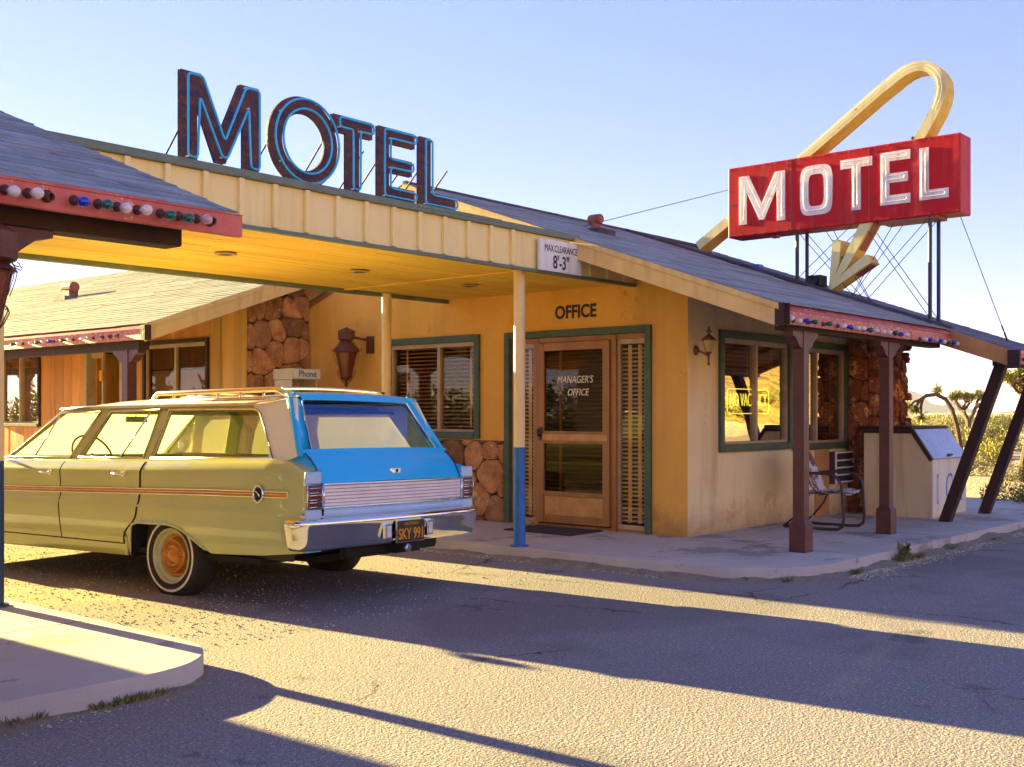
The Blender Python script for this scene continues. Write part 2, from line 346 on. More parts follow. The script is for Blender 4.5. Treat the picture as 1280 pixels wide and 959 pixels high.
def voronoi_stones(mb, ax, c, out, u0, u1, z0, z1, size, depth, m=0, mm=1, jitter=.8, aspect=1.3, rough=.0, seed=1, smooth=1, gap=.985):
    """random-rubble facing: Voronoi cells, shrunk and swelled out of the plane"""
    rg = random.Random(seed); pts = []
    nu = max(1, round((u1 - u0) / size)); nz = max(1, round((z1 - z0) / (size * aspect)))
    for i in range(-1, nu + 1):
        for j in range(-1, nz + 1):
            pts.append((u0 + (i + .5 + jitter * (rg.random() - .5) + (j % 2) * .4) * (u1 - u0) / nu, z0 + (j + .5 + jitter * (rg.random() - .5)) * (z1 - z0) / nz))
    def P(u, z, w): return (c + out * w, u, z) if ax == 'X' else (u, c + out * w, z)
    for i, p in enumerate(pts):
        poly = [(u0, z0), (u1, z0), (u1, z1), (u0, z1)]
        for j, q in enumerate(pts):
            if i == j or abs(p[0] - q[0]) > size * 3 or abs(p[1] - q[1]) > size * 4: continue
            mx, mz = (p[0] + q[0]) / 2, (p[1] + q[1]) / 2; nx, nz_ = q[0] - p[0], q[1] - p[1]
            new = []
            for k in range(len(poly)):
                a, b = poly[k], poly[(k + 1) % len(poly)]
                da = (a[0] - mx) * nx + (a[1] - mz) * nz_; db = (b[0] - mx) * nx + (b[1] - mz) * nz_
                if da <= 0: new.append(a)
                if (da < 0) != (db < 0) and da != db:
                    t = da / (da - db); new.append((a[0] + (b[0] - a[0]) * t, a[1] + (b[1] - a[1]) * t))
            poly = new
            if len(poly) < 3: break
        if len(poly) < 3: continue
        cx = sum(a[0] for a in poly) / len(poly); cz = sum(a[1] for a in poly) / len(poly)
        # resample the outline so that it can be rough
        out_l = []
        for k in range(len(poly)):
            a, b = poly[k], poly[(k + 1) % len(poly)]; L = math.hypot(b[0] - a[0], b[1] - a[1]); n = max(1, int(L / .05))
            for q in range(n): out_l.append((a[0] + (b[0] - a[0]) * q / n, a[1] + (b[1] - a[1]) * q / n))
        n = len(out_l)
        if n < 4: continue
        # corner rounding
        for _ in range(smooth): out_l = [((out_l[k - 1][0] + 2 * out_l[k][0] + out_l[(k + 1) % n][0]) / 4, (out_l[k - 1][1] + 2 * out_l[k][1] + out_l[(k + 1) % n][1]) / 4) for k in range(n)]
        dd = depth * (.6 + .7 * rg.random()); tl = depth * rough * 5; tu, tz = (rg.random() - .5) * tl, (rg.random() - .5) * tl
        vs = []
        for (sc, w) in ((gap, 0), (gap - .01, dd * .7), (gap - .05, dd * .95), (gap - .25, dd * (.95 + rg.random() * .1)), (.4, dd * 1.03)):
            for (a, b) in out_l:
                r = 1 + rough * (rg.random() - .5) * .25
                uu, zz = cx + (a - cx) * sc * r, cz + (b - cz) * sc * r
                ww = w * (1 + rough * (rg.random() - .5) * .9) + (w > 0) * ((uu - cx) * tu + (zz - cz) * tz)
                vs.append(P(uu, zz, max(ww, .009) if w > 0 else 0))
        fs = [(q * n + k, q * n + (k + 1) % n, (q + 1) * n + (k + 1) % n, (q + 1) * n + k) for q in range(4) for k in range(n)] + [tuple(range(4 * n, 5 * n))]
        mb.add(vs, fs, m, rg.random())
    a, b = P(u0, z0, -.02), P(u1, z1, .004)
    mb.box(a[0], b[0], a[1], b[1], a[2], b[2], mm)
    return mb
def shingles(mb, P0, ua, ub, La, Lb, seed=1, course=.125, tab=.9, th=.006, m=0):
    """courses of tabs, lower edge lifted; ua along the eave, ub up the slope"""
    rg = random.Random(seed); P0, ua, ub = V(P0), V(ua).normalized(), V(ub).normalized(); nn = ua.cross(ub)
    if nn.z < 0: nn = -nn
    nc = int(math.ceil(Lb / course))
    for i in range(nc):
        s0, s1 = i * course, min((i + 1) * course + .03, Lb)
        x = -rg.random() * tab if i % 2 else -rg.random() * tab * .5
        wav = [rg.uniform(-.004, .004) for _ in range(200)]
        while x < La:
            a, b = max(0, x), min(La, x + tab); x += tab
            if b - a < .01: continue
            lo = s0 + rg.uniform(-.004, .004) if i else s0 + rg.uniform(-.012, .004); l2 = th * rg.uniform(.8, 1.7)
            p = [P0 + ua * (a + .003) + ub * lo + nn * l2, P0 + ua * (b - .003) + ub * (lo + rg.uniform(-.004, .004)) + nn * l2 * rg.uniform(.9, 1.2), P0 + ua * (b - .003) + ub * s1 + nn * .003, P0 + ua * (a + .003) + ub * s1 + nn * .003]
            q = [p[0] - nn * l2, p[1] - nn * l2]
            mb.add(p + q, [(0, 1, 2, 3), (0, 4, 5, 1), (0, 3, 4), (1, 5, 2)], m, rg.random())
    return mb
# ================================================================== SETTING
def ground_mat(name, base, dark, lightc, speck=220, bump=1.0, dirt=None):
    m, nt, bs = newmat(name); L = nt.links
    a = noise(nt, .5, 5); b = noise(nt, speck * .55, 3, .8); c = noise(nt, speck * .28, 4, .7)
    col = ramp(nt, a.outputs[0], [(.3, base), (.7, tuple(x * .86 for x in base))]).outputs[0]
    f = ramp(nt, b.outputs[0], [(.40, (.85, .85, .85)), (.52, (0, 0, 0))]).outputs[0]; col = mix(nt, f, col, dark)
    f = ramp(nt, c.outputs[0], [(.56, (0, 0, 0)), (.66, (.8, .8, .8))]).outputs[0]; col = mix(nt, f, col, lightc)
    if dirt:
        tc = nt.nodes.get('TC'); n2 = noise(nt, .9, 7, .7)
        vm = N(nt, 'ShaderNodeVectorMath', operation='MULTIPLY'); L.new(tc.outputs['Object'], vm.inputs[0]); vm.inputs[1].default_value = (.36, .16, 0)
        vd = N(nt, 'ShaderNodeVectorMath', operation='DISTANCE'); L.new(vm.outputs[0], vd.inputs[0]); vd.inputs[1].default_value = (3.6 * .36, 12.5 * .16, 0)
        ad = N(nt, 'ShaderNodeMath', operation='MULTIPLY_ADD'); L.new(n2.outputs[0], ad.inputs[0]); ad.inputs[1].default_value = .9; L.new(vd.outputs['Value'], ad.inputs[2])
        f = ramp(nt, ad.outputs[0], [(.0, (1, 1, 1)), (1, (0, 0, 0))]); f.color_ramp.elements[0].position = .0; f.color_ramp.elements[1].position = 1
        mr = N(nt, 'ShaderNodeMapRange'); L.new(ad.outputs[0], mr.inputs[0]); mr.inputs[1].default_value = 1.25; mr.inputs[2].default_value = 1.5; mr.inputs[3].default_value = 1; mr.inputs[4].default_value = 0
        nt.nodes.remove(f); d1 = ramp(nt, c.outputs[0], [(.38, dirt), (.62, tuple(x * .55 for x in dirt))]).outputs[0]
        col = mix(nt, mr.outputs[0], col, d1)
    if dirt:
        n3 = noise(nt, .35, 5, .6); col = mix(nt, ramp(nt, n3.outputs[0], [(.50, (0, 0, 0)), (.56, (.5, .5, .5))]).outputs[0], col, tuple(x * .5 for x in base))      # old patches
        n4 = noise(nt, 1.3, 6, .7); col = mix(nt, ramp(nt, n4.outputs[0], [(.62, (0, 0, 0)), (.67, (.6, .6, .6))]).outputs[0], col, (.10, .085, .08))      # drips
        ds = noise(nt, 2.2, 5, .7); vc = N(nt, 'ShaderNodeTexVoronoi', feature='DISTANCE_TO_EDGE'); vc.inputs['Scale'].default_value = .42; vm2 = N(nt, 'ShaderNodeVectorMath', operation='MULTIPLY_ADD'); L.new(ds.outputs[1], vm2.inputs[0]); vm2.inputs[1].default_value = (.5, .5, 0); L.new(tc.outputs['Object'], vm2.inputs[2]); L.new(vm2.outputs[0], vc.inputs['Vector'])
        cm = noise(nt, .5, 3); fm = N(nt, 'ShaderNodeMath', operation='MULTIPLY'); L.new(ramp(nt, vc.outputs['Distance'], [(0, (1, 1, 1)), (.006, (0, 0, 0))]).outputs[0], fm.inputs[0]); L.new(ramp(nt, cm.outputs[0], [(.5, (0, 0, 0)), (.56, (1, 1, 1))]).outputs[0], fm.inputs[1]); col = mix(nt, fm.outputs[0], col, (.05, .045, .045))
    L.new(col, bs.inputs['Base Color']); bs.inputs['Roughness'].default_value = .92; bs.inputs['Specular IOR Level'].default_value = .25
    bp = N(nt, 'ShaderNodeBump'); bp.inputs['Strength'].default_value = 1; bp.inputs['Distance'].default_value = .004 * bump
    v = N(nt, 'ShaderNodeTexVoronoi'); v.inputs['Scale'].default_value = speck * .5; tc = nt.nodes.get('TC'); L.new(tc.outputs['Object'], v.inputs['Vector'])
    L.new(v.outputs['Distance'], bp.inputs['Height']); bp.invert = True
    b2 = N(nt, 'ShaderNodeBump'); b2.inputs['Strength'].default_value = .6; b2.inputs['Distance'].default_value = .02 * bump; L.new(c.outputs[0], b2.inputs['Height']); L.new(bp.outputs[0], b2.inputs['Normal'])
    L.new(b2.outputs[0], bs.inputs['Normal'])
    return m
M['asphalt'] = ground_mat('worn_asphalt', (.35, .305, .30), (.10, .085, .10), (.60, .53, .48), 170, 1.1, dirt=(.50, .38, .22))
M['sand'] = ground_mat('desert_sand', (.56, .42, .27), (.36, .25, .15), (.66, .52, .36), 30, 4)

M['scrubslope'] = pm('golden_scrub_slope', (.56, .31, .05), (.40, .20, .03), .5, .95, 1, 3, spots=[(1.1, (.16, .12, .03), .50), (.35, (.50, .36, .14), .62), (2.5, (.10, .07, .02), .58)])
def terrain_z(x, y):
    d = math.hypot(x - 5, y - 5)
    z = -.05
    if d > 22: z += (mn.noise(V((x * .05, y * .05, 0))) * .35 + mn.noise(V((x * .2, y * .2, 3))) * .08) * min(1, (d - 22) / 15)
    z += min(1, max(0, d - 60) / 300) * -1.0
    # scrub slope beyond the lot on the street side, seen only as reflections in the panes
    q = -y - 17
    if q > 0 and d < 400:
        z += 15 * (1 - math.exp(-q / 24)) * (.8 + .5 * mn.noise(V((x * .03, y * .03, 7)))) + mn.noise(V((x * .35, y * .35, 9))) * min(.9, q * .08)
    return z
def axis_pts(n, far):
    o = []
    for i in range(-n, n + 1):
        t = i / n; o.append(5 + 55 * t + (far - 55) * (abs(t) ** 7) * (1 if t > 0 else -1))
    return o
g = MB(); ax = axis_pts(90, 3250)
g.grid(lambda u, v: (u, v, terrain_z(u, v)), ax, ax, 0)
for k_, f_ in enumerate(g.f):
    if g.v[f_[0]][1] < -19 and math.hypot(*g.v[f_[0]][:2]) < 500: g.m[k_] = 1
struct(g.build('desert_ground', ['sand', 'scrubslope'], smooth=True))
g = MB(); lot = [(-30, -15.5), (32, -15.5), (32, 3.2), (30, 3.7), (14.55, 3.72), (14.4, 4.2), (14.4, 30), (-30, 30)]
g.add([(x, y, 0) for x, y in lot], [tuple(range(len(lot)))]); g.add([(x, y, -.3) for x, y in lot] , [])
g2 = MB(); g2.prism([(x, y, -.3) for x, y in lot], (0, 0, .3))
struct(g2.build('asphalt_lot', 'asphalt'))
def slab(name, pts, z0, z1, joints=()):
    m = MB(); rg_ = random.Random(name); pp = []
    for i in range(len(pts)):
        a_, b_ = V(pts[i]), V(pts[(i + 1) % len(pts)]); n_ = max(1, int((b_ - a_).length / .07))
        for k in range(n_): q_ = a_ + (b_ - a_) * k / n_; j_ = .006 * (mn.noise(V((q_.x * 9, q_.y * 9, 1)))) + (rg_.random() < .05) * rg_.uniform(0, .012); pp.append((q_.x + j_, q_.y + j_))
    m.prism([(x, y, z0) for x, y in pp], (0, 0, z1 - z0), 0)
    for (a, b, c, d) in joints: m.box(a, b, c, d, z1 - .02, z1 + .0015, 1)
    o = m.build(name, ['concrete', 'joint'], bevel=.018, bseg=3); struct(o); return o
def arc(cx, cy, r, a0, a1, n=10): return [(cx + r * cos(R(a0 + (a1 - a0) * i / n)), cy + r * sin(R(a0 + (a1 - a0) * i / n))) for i in range(n + 1)]
slab('office_sidewalk', arc(8.5, 4.72, .9, 180, 270, 14) + [(10.5, 3.78), (13, 3.72), (14.4, 3.7), (16.2, 3.74), (16.2, 6.2), (14.2, 6.2), (14.2, 12), (7.6, 12)], -.1, .1,
     [(9.1, 9.106, 3.83, 5.66), (11.0, 11.006, 3.8, 5.66), (7.62, 9.24, 7.0, 7.006), (7.62, 9.24, 9.2, 9.206), (12.4, 12.406, 3.78, 5.3), (9.11, 14.3, 4.95, 4.956)])
slab('wing_sidewalk', [(6.75, 12.01), (8.6, 12.01), (8.6, 24), (6.75, 24)], -.1, .1, [(6.77, 8.48, 15, 15.006)])
slab('left_sidewalk', [(-5, 4.58), (2.0, 4.58), (2.6, 4.56)] + arc(2.82, 5.1, .54, 270, 360, 12) + [(3.36, 12), (-5, 12)], -.1, .11, [(-1, 3.34, 6.0, 6.006), (1.6, 1.606, 4.6, 6.04)])
# grit and dust banked against the kerbs
def bank(name, pts, w, h, seed):
    rg = random.Random(seed); m = MB(); P = []
    for i in range(len(pts) - 1):
        a, b = V(pts[i]), V(pts[i + 1]); n = max(1, int((b - a).length / .06))
        for k in range(n): P.append(a + (b - a) * k / n)
    rows = []
    for i, p in enumerate(P):
        t = (P[min(i + 1, len(P) - 1)] - P[max(i - 1, 0)]).normalized(); nn = V((t.y, -t.x)); f = .5 + mn.noise(V((p.x * 1.3, p.y * 1.3, seed))) * .9 + mn.noise(V((p.x * 7, p.y * 7, seed))) * .35; f = max(.05, f)
        rows.append([(p.x + nn.x * q, p.y + nn.y * q, z) for q, z in ((-.03, h * f), (.02, h * f), (w * f * .35, h * f * .55), (w * f * .75, h * f * .12), (w * f, -.004))])
    m.grid(lambda i, j: rows[i][j], range(len(rows)), range(5)); return struct(m.build(name, 'dirtbank', smooth=True))
M['dirtbank'] = pm('grey_brown_grit', (.34, .27, .20), (.24, .19, .145), 9, .95, 1.5, 120, spots=[(60, (.55, .47, .36), .60), (45, (.10, .08, .06), .62)])
bank('roadside_grit', [(7.6, 9.5), (7.6, 4.72)] + arc(8.5, 4.72, .9, 180, 270, 14) + [(10.5, 3.78), (13, 3.72), (14.4, 3.7), (16.2, 3.74)], .30, .055, 1)
bank('kerbside_grit', [(-1, 4.58), (2.0, 4.58), (2.6, 4.56)] + arc(2.82, 5.1, .54, 270, 360, 12) + [(3.36, 9)], .16, .03, 2)
# mountains (far, real size)
def mountain(name, prof, dist, mat='mountain', seed=0, depth=900):
    m = MB(); rg = random.Random(seed)
    us = [prof[0][0] + (prof[-1][0] - prof[0][0]) * i / 110 for i in range(111)]
    def h(px):
        for (a, ya), (b, yb) in zip(prof, prof[1:]):
            if a <= px <= b: y = ya + (yb - ya) * (px - a) / (b - a); break
        return max(0, (HZ - 3 - y) / FPX * dist)
    def fn(u, v):
        t = v; dd = dist + (t - .5) * depth
        base = h(u) * (1 - abs(2 * t - 1) ** 1.3); p = at(u, dd)
        n = mn.fractal(V((p.x * .006, p.y * .006, seed)), .9, 2.1, 5)
        return (p.x, p.y, -8 + base * (1 + .22 * n) )
    m.grid(fn, us, [i / 24 for i in range(25)]); return struct(m.build(name, mat, smooth=False))
mountain('mountains', [(1000, 478), (1080, 474), (1133, 482), (1150, 487), (1165, 498), (1180, 500), (1190, 494), (1200, 496), (1212, 503), (1240, 508), (1262, 506), (1330, 492), (1400, 486), (1500, 500)], 2600, seed=3)
mountain('far_hills', [(1000, 507), (1140, 506), (1200, 509), (1260, 508), (1330, 505), (1500, 510)], 1900, seed=9, depth=500)

# ================================================================== BUILDINGS
def office():
    O = (9.26, 5.68, .1); rt = thing('office_building', 'tan stucco motel office with green window trim, stone pier and slanted roof posts', 'building', O)
    def B(mb, name, mats, parent=rt, **k): return mb.build(name, mats, parent, O, **k)
    zr = lambda y: 2.19 + .354 * (y - 4.25) if y < 8.5 else 3.695 - .354 * (y - 8.5)
    # ---- walls
    w = MB(); t = .15
    wall_holes(w, 'X', 9.26, 9.26 + t, 5.68, 11.75, -.05, 2.3, [(6.08, 7.97, -.06, 2.155), (8.34, 9.84, 1.0, 2.16)])
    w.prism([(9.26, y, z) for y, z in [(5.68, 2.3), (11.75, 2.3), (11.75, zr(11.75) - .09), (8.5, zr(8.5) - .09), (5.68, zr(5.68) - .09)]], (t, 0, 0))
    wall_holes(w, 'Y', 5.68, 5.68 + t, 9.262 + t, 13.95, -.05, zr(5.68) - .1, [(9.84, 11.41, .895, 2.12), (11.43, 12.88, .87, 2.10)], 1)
    w.box(9.262, 9.262 + t, 5.677, 5.68, -.05, zr(5.68) - .1, 1)
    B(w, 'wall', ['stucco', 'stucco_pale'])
    w = MB(); w.box(13.8, 13.95, 5.85, 11.3, 0, 2.4, 0); w.box(9.42, 13.8, 11.2, 11.35, 0, 2.6, 0); w.box(9.42, 13.8, 5.85, 11.2, -.02, .08, 0); w.box(9.42, 13.8, 5.85, 11.2, 2.45, 2.5, 0)
    w.box(9.45, 11.9, 9.9, 9.98, .08, 2.45, 0); w.box(11.9, 11.98, 5.86, 9.9, .08, 2.45)
    B(w, 'inner_wall', 'inside')
    # ---- stone
    s = MB(); voronoi_stones(s, 'X', 9.26, -1, 7.975, 11.7, .1, .985, .27, .038, aspect=1.1, rough=.35, seed=4, gap=.985, smooth=1)
    B(s, 'stone_wainscot', ['stone', 'mortar'], smooth=False, bevel=0)
    s = MB(); voronoi_stones(s, 'Y', 5.42, -1, 12.89, 13.95, .1, 2.3, .19, .10, aspect=1.45, rough=.35, seed=11)
    voronoi_stones(s, 'X', 12.89, -1, 5.42, 5.66, .1, 2.3, .20, .05, aspect=1.5, rough=.3, seed=12)
    voronoi_stones(s, 'X', 13.95, 1, 5.42, 6.4, .1, 2.3, .22, .09, aspect=1.3, rough=.35, seed=13)
    s.box(12.89, 13.95, 5.44, 5.675, .1, 2.42, 1)
    B(s, 'stone_pier', ['lavastone', 'mortar'])
    # ---- roof
    r = MB(); e0, e1 = 4.25, 3.6
    r.prism([(8.27, y, z) for y, z in [(e0, zr(e0) - .012), (8.5, zr(8.5) - .012), (10.1, zr(10.1) - .012), (10.1, zr(10.1) - .09), (8.5, zr(8.5) - .09), (e0, zr(e0) - .09)]], (3.93, 0, 0), 1)
    r.prism([(9.27, y, z) for y, z in [(10.1, zr(10.1) - .012), (12.75, zr(12.75) - .012), (12.75, zr(12.75) - .09), (10.1, zr(10.1) - .09)]], (2.93, 0, 0), 1)
    r.prism([(12.2, y, z) for y, z in [(e1, zr(e1) - .03), (8.5, zr(8.5) - .03), (12.75, zr(12.75) - .03), (12.75, zr(12.75) - .1), (8.5, zr(8.5) - .1), (e1, zr(e1) - .1)]], (2.2, 0, 0), 1)
    ub = (0, 1, .354); k = math.hypot(1, .354)
    shingles(r, (8.235, e0 - .03, zr(e0 - .03)), (1, 0, 0), ub, 3.98, (8.5 - e0 + .03) * k, 1)
    shingles(r, (12.215, e1 - .03, zr(e1 - .03) - .018), (1, 0, 0), ub, 2.2, (8.5 - e1 + .03) * k, 2, m=2)
    shingles(r, (9.25, 12.78, zr(12.78)), (1, 0, 0), (0, -1, .354), 5.165, (12.78 - 10.12) * k, 3); shingles(r, (8.235, 10.12, zr(10.12)), (1, 0, 0), (0, -1, .354), 6.18, (10.12 - 8.5) * k, 3)
    r.tube([(8.24, 8.5, 3.70), (14.4, 8.5, 3.70)], .03, 6, 3)
    roof = B(r, 'roof', ['shingle_blue', 'under', 'shingle_far', 'ridge'])
    for i in range(8): r = MB(); x = 8.9 + i * .75; r.prism([(x, y, z) for y, z in [(4.3, zr(4.3) - .09), (5.66, zr(5.66) - .09), (5.66, zr(5.66) - .17), (4.3, zr(4.3) - .15)]], (.045, 0, 0)); B(r, 'rafter', 'under', roof)
    v = MB(); c = (10.2, 7.45, zr(7.45)); v.lathe([(.07, -.03), (.062, .0), (.05, .12)], c, n=14); v.lathe([(.0, -.08), (.05, -.08), (.058, -.065), (.058, .065), (.05, .08), (0, .08)], (c[0], c[1], c[2] + .135), (0, 1, 0), 14)
    v.box(c[0] - .16, c[0] + .16, c[1] - .16, c[1] + .16, c[2] - .05, c[2] + .012, 1)
    B(v, 'roof_vent', ['ventred', 'ridge'], roof)
    b = MB(); b.prism([(8.235, y, z) for y, z in [(4.22, zr(4.22) - .015), (8.5, zr(8.5) - .015), (8.5, zr(8.5) - .19), (4.22, zr(4.22) - .19)]], (.03, 0, 0))
    b.prism([(8.235, y, z) for y, z in [(10.1, zr(10.1) - .015), (8.502, zr(8.5) - .015), (8.502, zr(8.5) - .19), (10.1, zr(10.1) - .19)]], (.03, 0, 0))
    b.prism([(8.22, y, z) for y, z in [(4.2, zr(4.2) - .0), (8.5, zr(8.5) - .0), (8.5, zr(8.5) - .05), (4.2, zr(4.2) - .05)]], (.014, 0, 0))
    B(b, 'rake_board', 'rake', bevel=.003)
    b = MB(); b.prism([(12.185, y, z) for y, z in [(3.58, zr(3.58) - .02), (4.6, zr(4.6) - .0), (4.6, zr(4.6) - .19), (3.58, zr(3.58) - .19)]], (.03, 0, 0)); B(b, 'rake_board', 'timber_tan', bevel=.003)
    b = MB(); b.prism([(14.4, y, z) for y, z in [(3.58, zr(3.58) - .03), (8.5, zr(8.5) - .03), (8.5, zr(8.5) - .19), (3.58, zr(3.58) - .19)]], (.03, 0, 0)); B(b, 'rake_board', 'timber_tan')
    b = MB(); b.box(8.266, 11.05, 4.205, 4.24, 2.015, 2.125); b.prism([(8.266, 4.20, 2.125), (8.266, 4.245, 2.178), (8.266, 4.26, 2.178), (8.266, 4.26, 2.125)], (3.92, 0, 0), 1); b.box(8.262, 8.266, 4.12, 4.27, 2.0, 2.172, 2)
    b.box(8.225, 8.262, 4.16, 4.235, 1.995, 2.175, 2)
    f1 = B(b, 'fascia_board', ['redfascia', 'redmetal', 'brownbeam'], bevel=.002)
    b = MB(); b.box(11.07, 12.185, 4.205, 4.24, 2.02, 2.09); b.box(11.06, 12.185, 4.215, 4.245, 2.09, 2.124, 1); f2 = B(b, 'fascia_board', ['redfascia', 'redmetal'])
    ze = zr(3.6); b = MB(); b.box(12.22, 14.42, 3.55, 3.585, ze - .16, ze - .06); b.box(12.22, 14.42, 3.55, 3.6, ze - .056, ze - .02, 1); b.box(12.14, 12.184, 3.50, 3.62, ze - .21, ze - .02, 2); f3 = B(b, 'fascia_board', ['redfascia', 'redmetal', 'brownbeam'])
    cols = {'w': 'bulbwhite', 'b': 'bulbblue', 'g': 'bulbgreen', 'c': 'bulbclear'}
    seq = [(83, 100, 'w'), (141, 114, 'w'), (192, 118, 'b'), (248, 126, 'g'), (350, 140, 'g'), (450, 153, 'w'), (497, 160, 'b'), (548, 167, 'w'), (590, 172, 'w'), (636, 177, 'g'), (678, 184, 'w'), (724, 191, 'w'), (767, 196, 'w'), (812, 202, 'g'), (850, 207, 'b'), (888, 212, 'w')]
    for x, y, c in seq: p = onY(4.17, 970 + x / 5.565, 380 + y / 5.565); bulb(f1, O, (p.x, 4.205, p.z), (0, -1, 0), c)
    for x, y, c in [(1020, 243, 'w'), (1055, 247, 'b'), (1093, 254, 'c'), (1125, 258, 'b'), (1148, 263, 'w'), (1185, 268, 'g'), (1218, 270, 'b'), (1240, 275, 'w'), (1257, 278, 'c')]:
        p = onY(4.17, 970 + x / 5.565, 380 + y / 5.565); bulb(f2, O, (p.x, 4.205, min(p.z, 2.07)), (0, -1, 0), c)
    for i, c in enumerate('wbwwbgwwbwgw'): bulb(f3, O, (12.42 + i * .16, 3.55, ze - .11), (0, -1, 0), c)
    b = MB(); b.box(8.6, 12.15, 4.31, 4.43, 1.985, 2.095); B(b, 'beam', 'brownbeam', bevel=.004)
    b = MB(); b.box(12.3, 14.35, 3.70, 3.82, zr(3.7) - .21, zr(3.7) - .10); B(b, 'beam', 'brownbeam', bevel=.004)
    for (x, y) in ((8.95, 4.36), (10.83, 4.37)):
        p = MB(); a = .052; p.box(x - a, x + a, y - a, y + a, .36, 1.99); p.prism([(x - .075, y - .075, .1), (x + .075, y - .075, .1), (x + .075, y + .075, .1), (x - .075, y + .075, .1)], (0, 0, .24))
        q = [(x - .075, y - .075, .34), (x + .075, y - .075, .34), (x + .075, y + .075, .34), (x - .075, y + .075, .34), (x - .0525, y - .0525, .372), (x + .0525, y - .0525, .372), (x + .0525, y + .0525, .372), (x - .0525, y + .0525, .372)]
        p.add(q, [(0, 1, 5, 4), (1, 2, 6, 5), (2, 3, 7, 6), (3, 0, 4, 7)])
        post = B(p, 'porch_post', 'postbrown', bevel=.004)
        c = MB()
        prof = [(-.25, 1.985), (-.25, 1.95)] + [(-.05 - .16 * cos(R(a_)), 1.84 + .11 * (1 - (1 - sin(R(a_))) ** 1) + 0) for a_ in range(10, 90, 20)][::1]
        prof = [(-.24, 1.984), (-.24, 1.945), (-.20, 1.935), (-.15, 1.90), (-.12, 1.86), (-.055, 1.84), (.055, 1.84), (.12, 1.86), (.15, 1.90), (.20, 1.935), (.24, 1.945), (.24, 1.984)]
        c.prism([(x + u, y - .045, z) for u, z in prof], (0, .09, 0)); B(c, 'corbel', 'postbrown', post)
    for x in (12.45, 13.75):
        p = MB(); y0, y1, zt = 4.36, 3.74, zr(3.74) - .12
        p.prism([(x - .055, y0 - .06, .1), (x - .055, y0 + .06, .1), (x - .055, y1 + .06, zt), (x - .055, y1 - .06, zt)], (.11, 0, 0)); B(p, 'slanted_post', 'brownbeam', bevel=.004)
    # ---- windows
    window(rt, O, 'Y', 5.68, 9.84, 11.41, .895, 2.12, split=.5, blinds='part')
    window(rt, O, 'Y', 5.68, 11.43, 12.88, .87, 2.10, split=.42, blinds='full')
    window(rt, O, 'X', 9.26, 8.34, 9.84, 1.0, 2.16, split=.42, blinds='full', pane='glassfront')
    # ---- door group
    X = 9.26; f = MB()
    f.box(X - .035, X + .16, 6.08, 6.15, .1, 2.155); f.box(X - .035, X + .16, 7.90, 7.97, .1, 2.155); f.box(X - .035, X + .16, 6.15, 7.90, 2.085, 2.155)
    B(f, 'door_frame', 'green', bevel=.004)
    f = MB()
    f.box(X + .0, X + .1, 6.512, 6.575, .1, 2.083); f.box(X + .0, X + .1, 7.515, 7.575, .1, 2.083); f.box(X + .01, X + .1, 6.15, 7.9, 2.03, 2.084); f.box(X + .02, X + .13, 6.15, 7.9, .09, .125)
    B(f, 'door_jamb', 'doorwood', bevel=.004)
    d = MB(); xa, xb = X - .022, X + .022; y0, y1 = 6.58, 7.51
    d.box(xa, xb, y0, y0 + .085, .14, 2.025); d.box(xa, xb, y1 - .085, y1, .14, 2.025)
    for (z0, z1) in ((1.94, 2.025), (.97, 1.10), (.42, .47), (.14, .22)): d.box(xa, xb, y0 + .085, y1 - .085, z0, z1)
    d.box(xa + .012, xb - .01, y0 + .085, y1 - .085, .22, .42, 1)
    for (z0, z1) in ((1.0, 1.07),): d.box(xa - .008, xa + .002, y0 + .02, y1 - .02, z0, z1, 1)
    door = B(d, 'screen_door', ['doorwood', 'doorgold'], bevel=.004)
    g = MB(); g.box(X + .002, X + .006, y0 + .085, y1 - .085, .47, .97); g.box(X + .002, X + .006, y0 + .085, y1 - .085, 1.10, 1.94); B(g, 'pane', 'glassdoor', door)
    h = MB(); h.box(xa - .012, xa - .001, y1 - .07, y1 - .03, 1.0, 1.14); h.tube([(xa - .012, y1 - .05, 1.05), (xa - .05, y1 - .05, 1.05), (xa - .055, y1 - .05, 1.12)], .011, 8); B(h, 'handle', 'blackplastic', door)
    l = MB(); text_mb(l, "MANAGER'S", (X - .001, 7.03, 1.60), (0, -1, 0), (0, 0, 1), .105, .001, sx=.82, shear=.22); text_mb(l, "OFFICE", (X - .001, 6.99, 1.47), (0, -1, 0), (0, 0, 1), .10, .001, sx=.85, shear=.22)
    B(l, 'lettering', 'gray_label', door)
    # wooden inner door + sidelights with louvres
    for (a, b_, nm) in ((6.15, 6.512, 'sidelight'), (7.575, 7.90, 'sidelight')):
        s = MB(); s.box(X + .03, X + .07, a, a + .03, .125, 2.03); s.box(X + .03, X + .07, b_ - .03, b_, .125, 2.03); s.box(X + .03, X + .07, a + .03, b_ - .03, 1.98, 2.03); s.box(X + .03, X + .07, a + .03, b_ - .03, .125, .17)
        so = B(s, nm, 'frame_tan')
        s = MB(); s.box(X + .048, X + .052, a + .03, b_ - .03, .17, 1.98); B(s, 'pane', 'clearpane', so)
        s = MB()
        z = .2
        while z < 1.96: s.prism([(X + .075, a + .02, z), (X + .078, a + .02, z + .012), (X + .1, a + .02, z + .022), (X + .097, a + .02, z + .008)], (0, b_ - a - .04, 0)); z += .042
        for q in (.33, .66): s.box(X + .071, X + .074, a + (b_ - a) * q - .022, a + (b_ - a) * q + .022, .19, 1.97)
        B(s, 'blind', 'blind', so)
    s = MB(); z = .3
    while z < 1.96: s.prism([(X + .115, 6.6, z), (X + .117, 6.6, z + .008), (X + .14, 6.6, z + .02), (X + .138, 6.6, z + .01)], (0, .9, 0)); z += .045
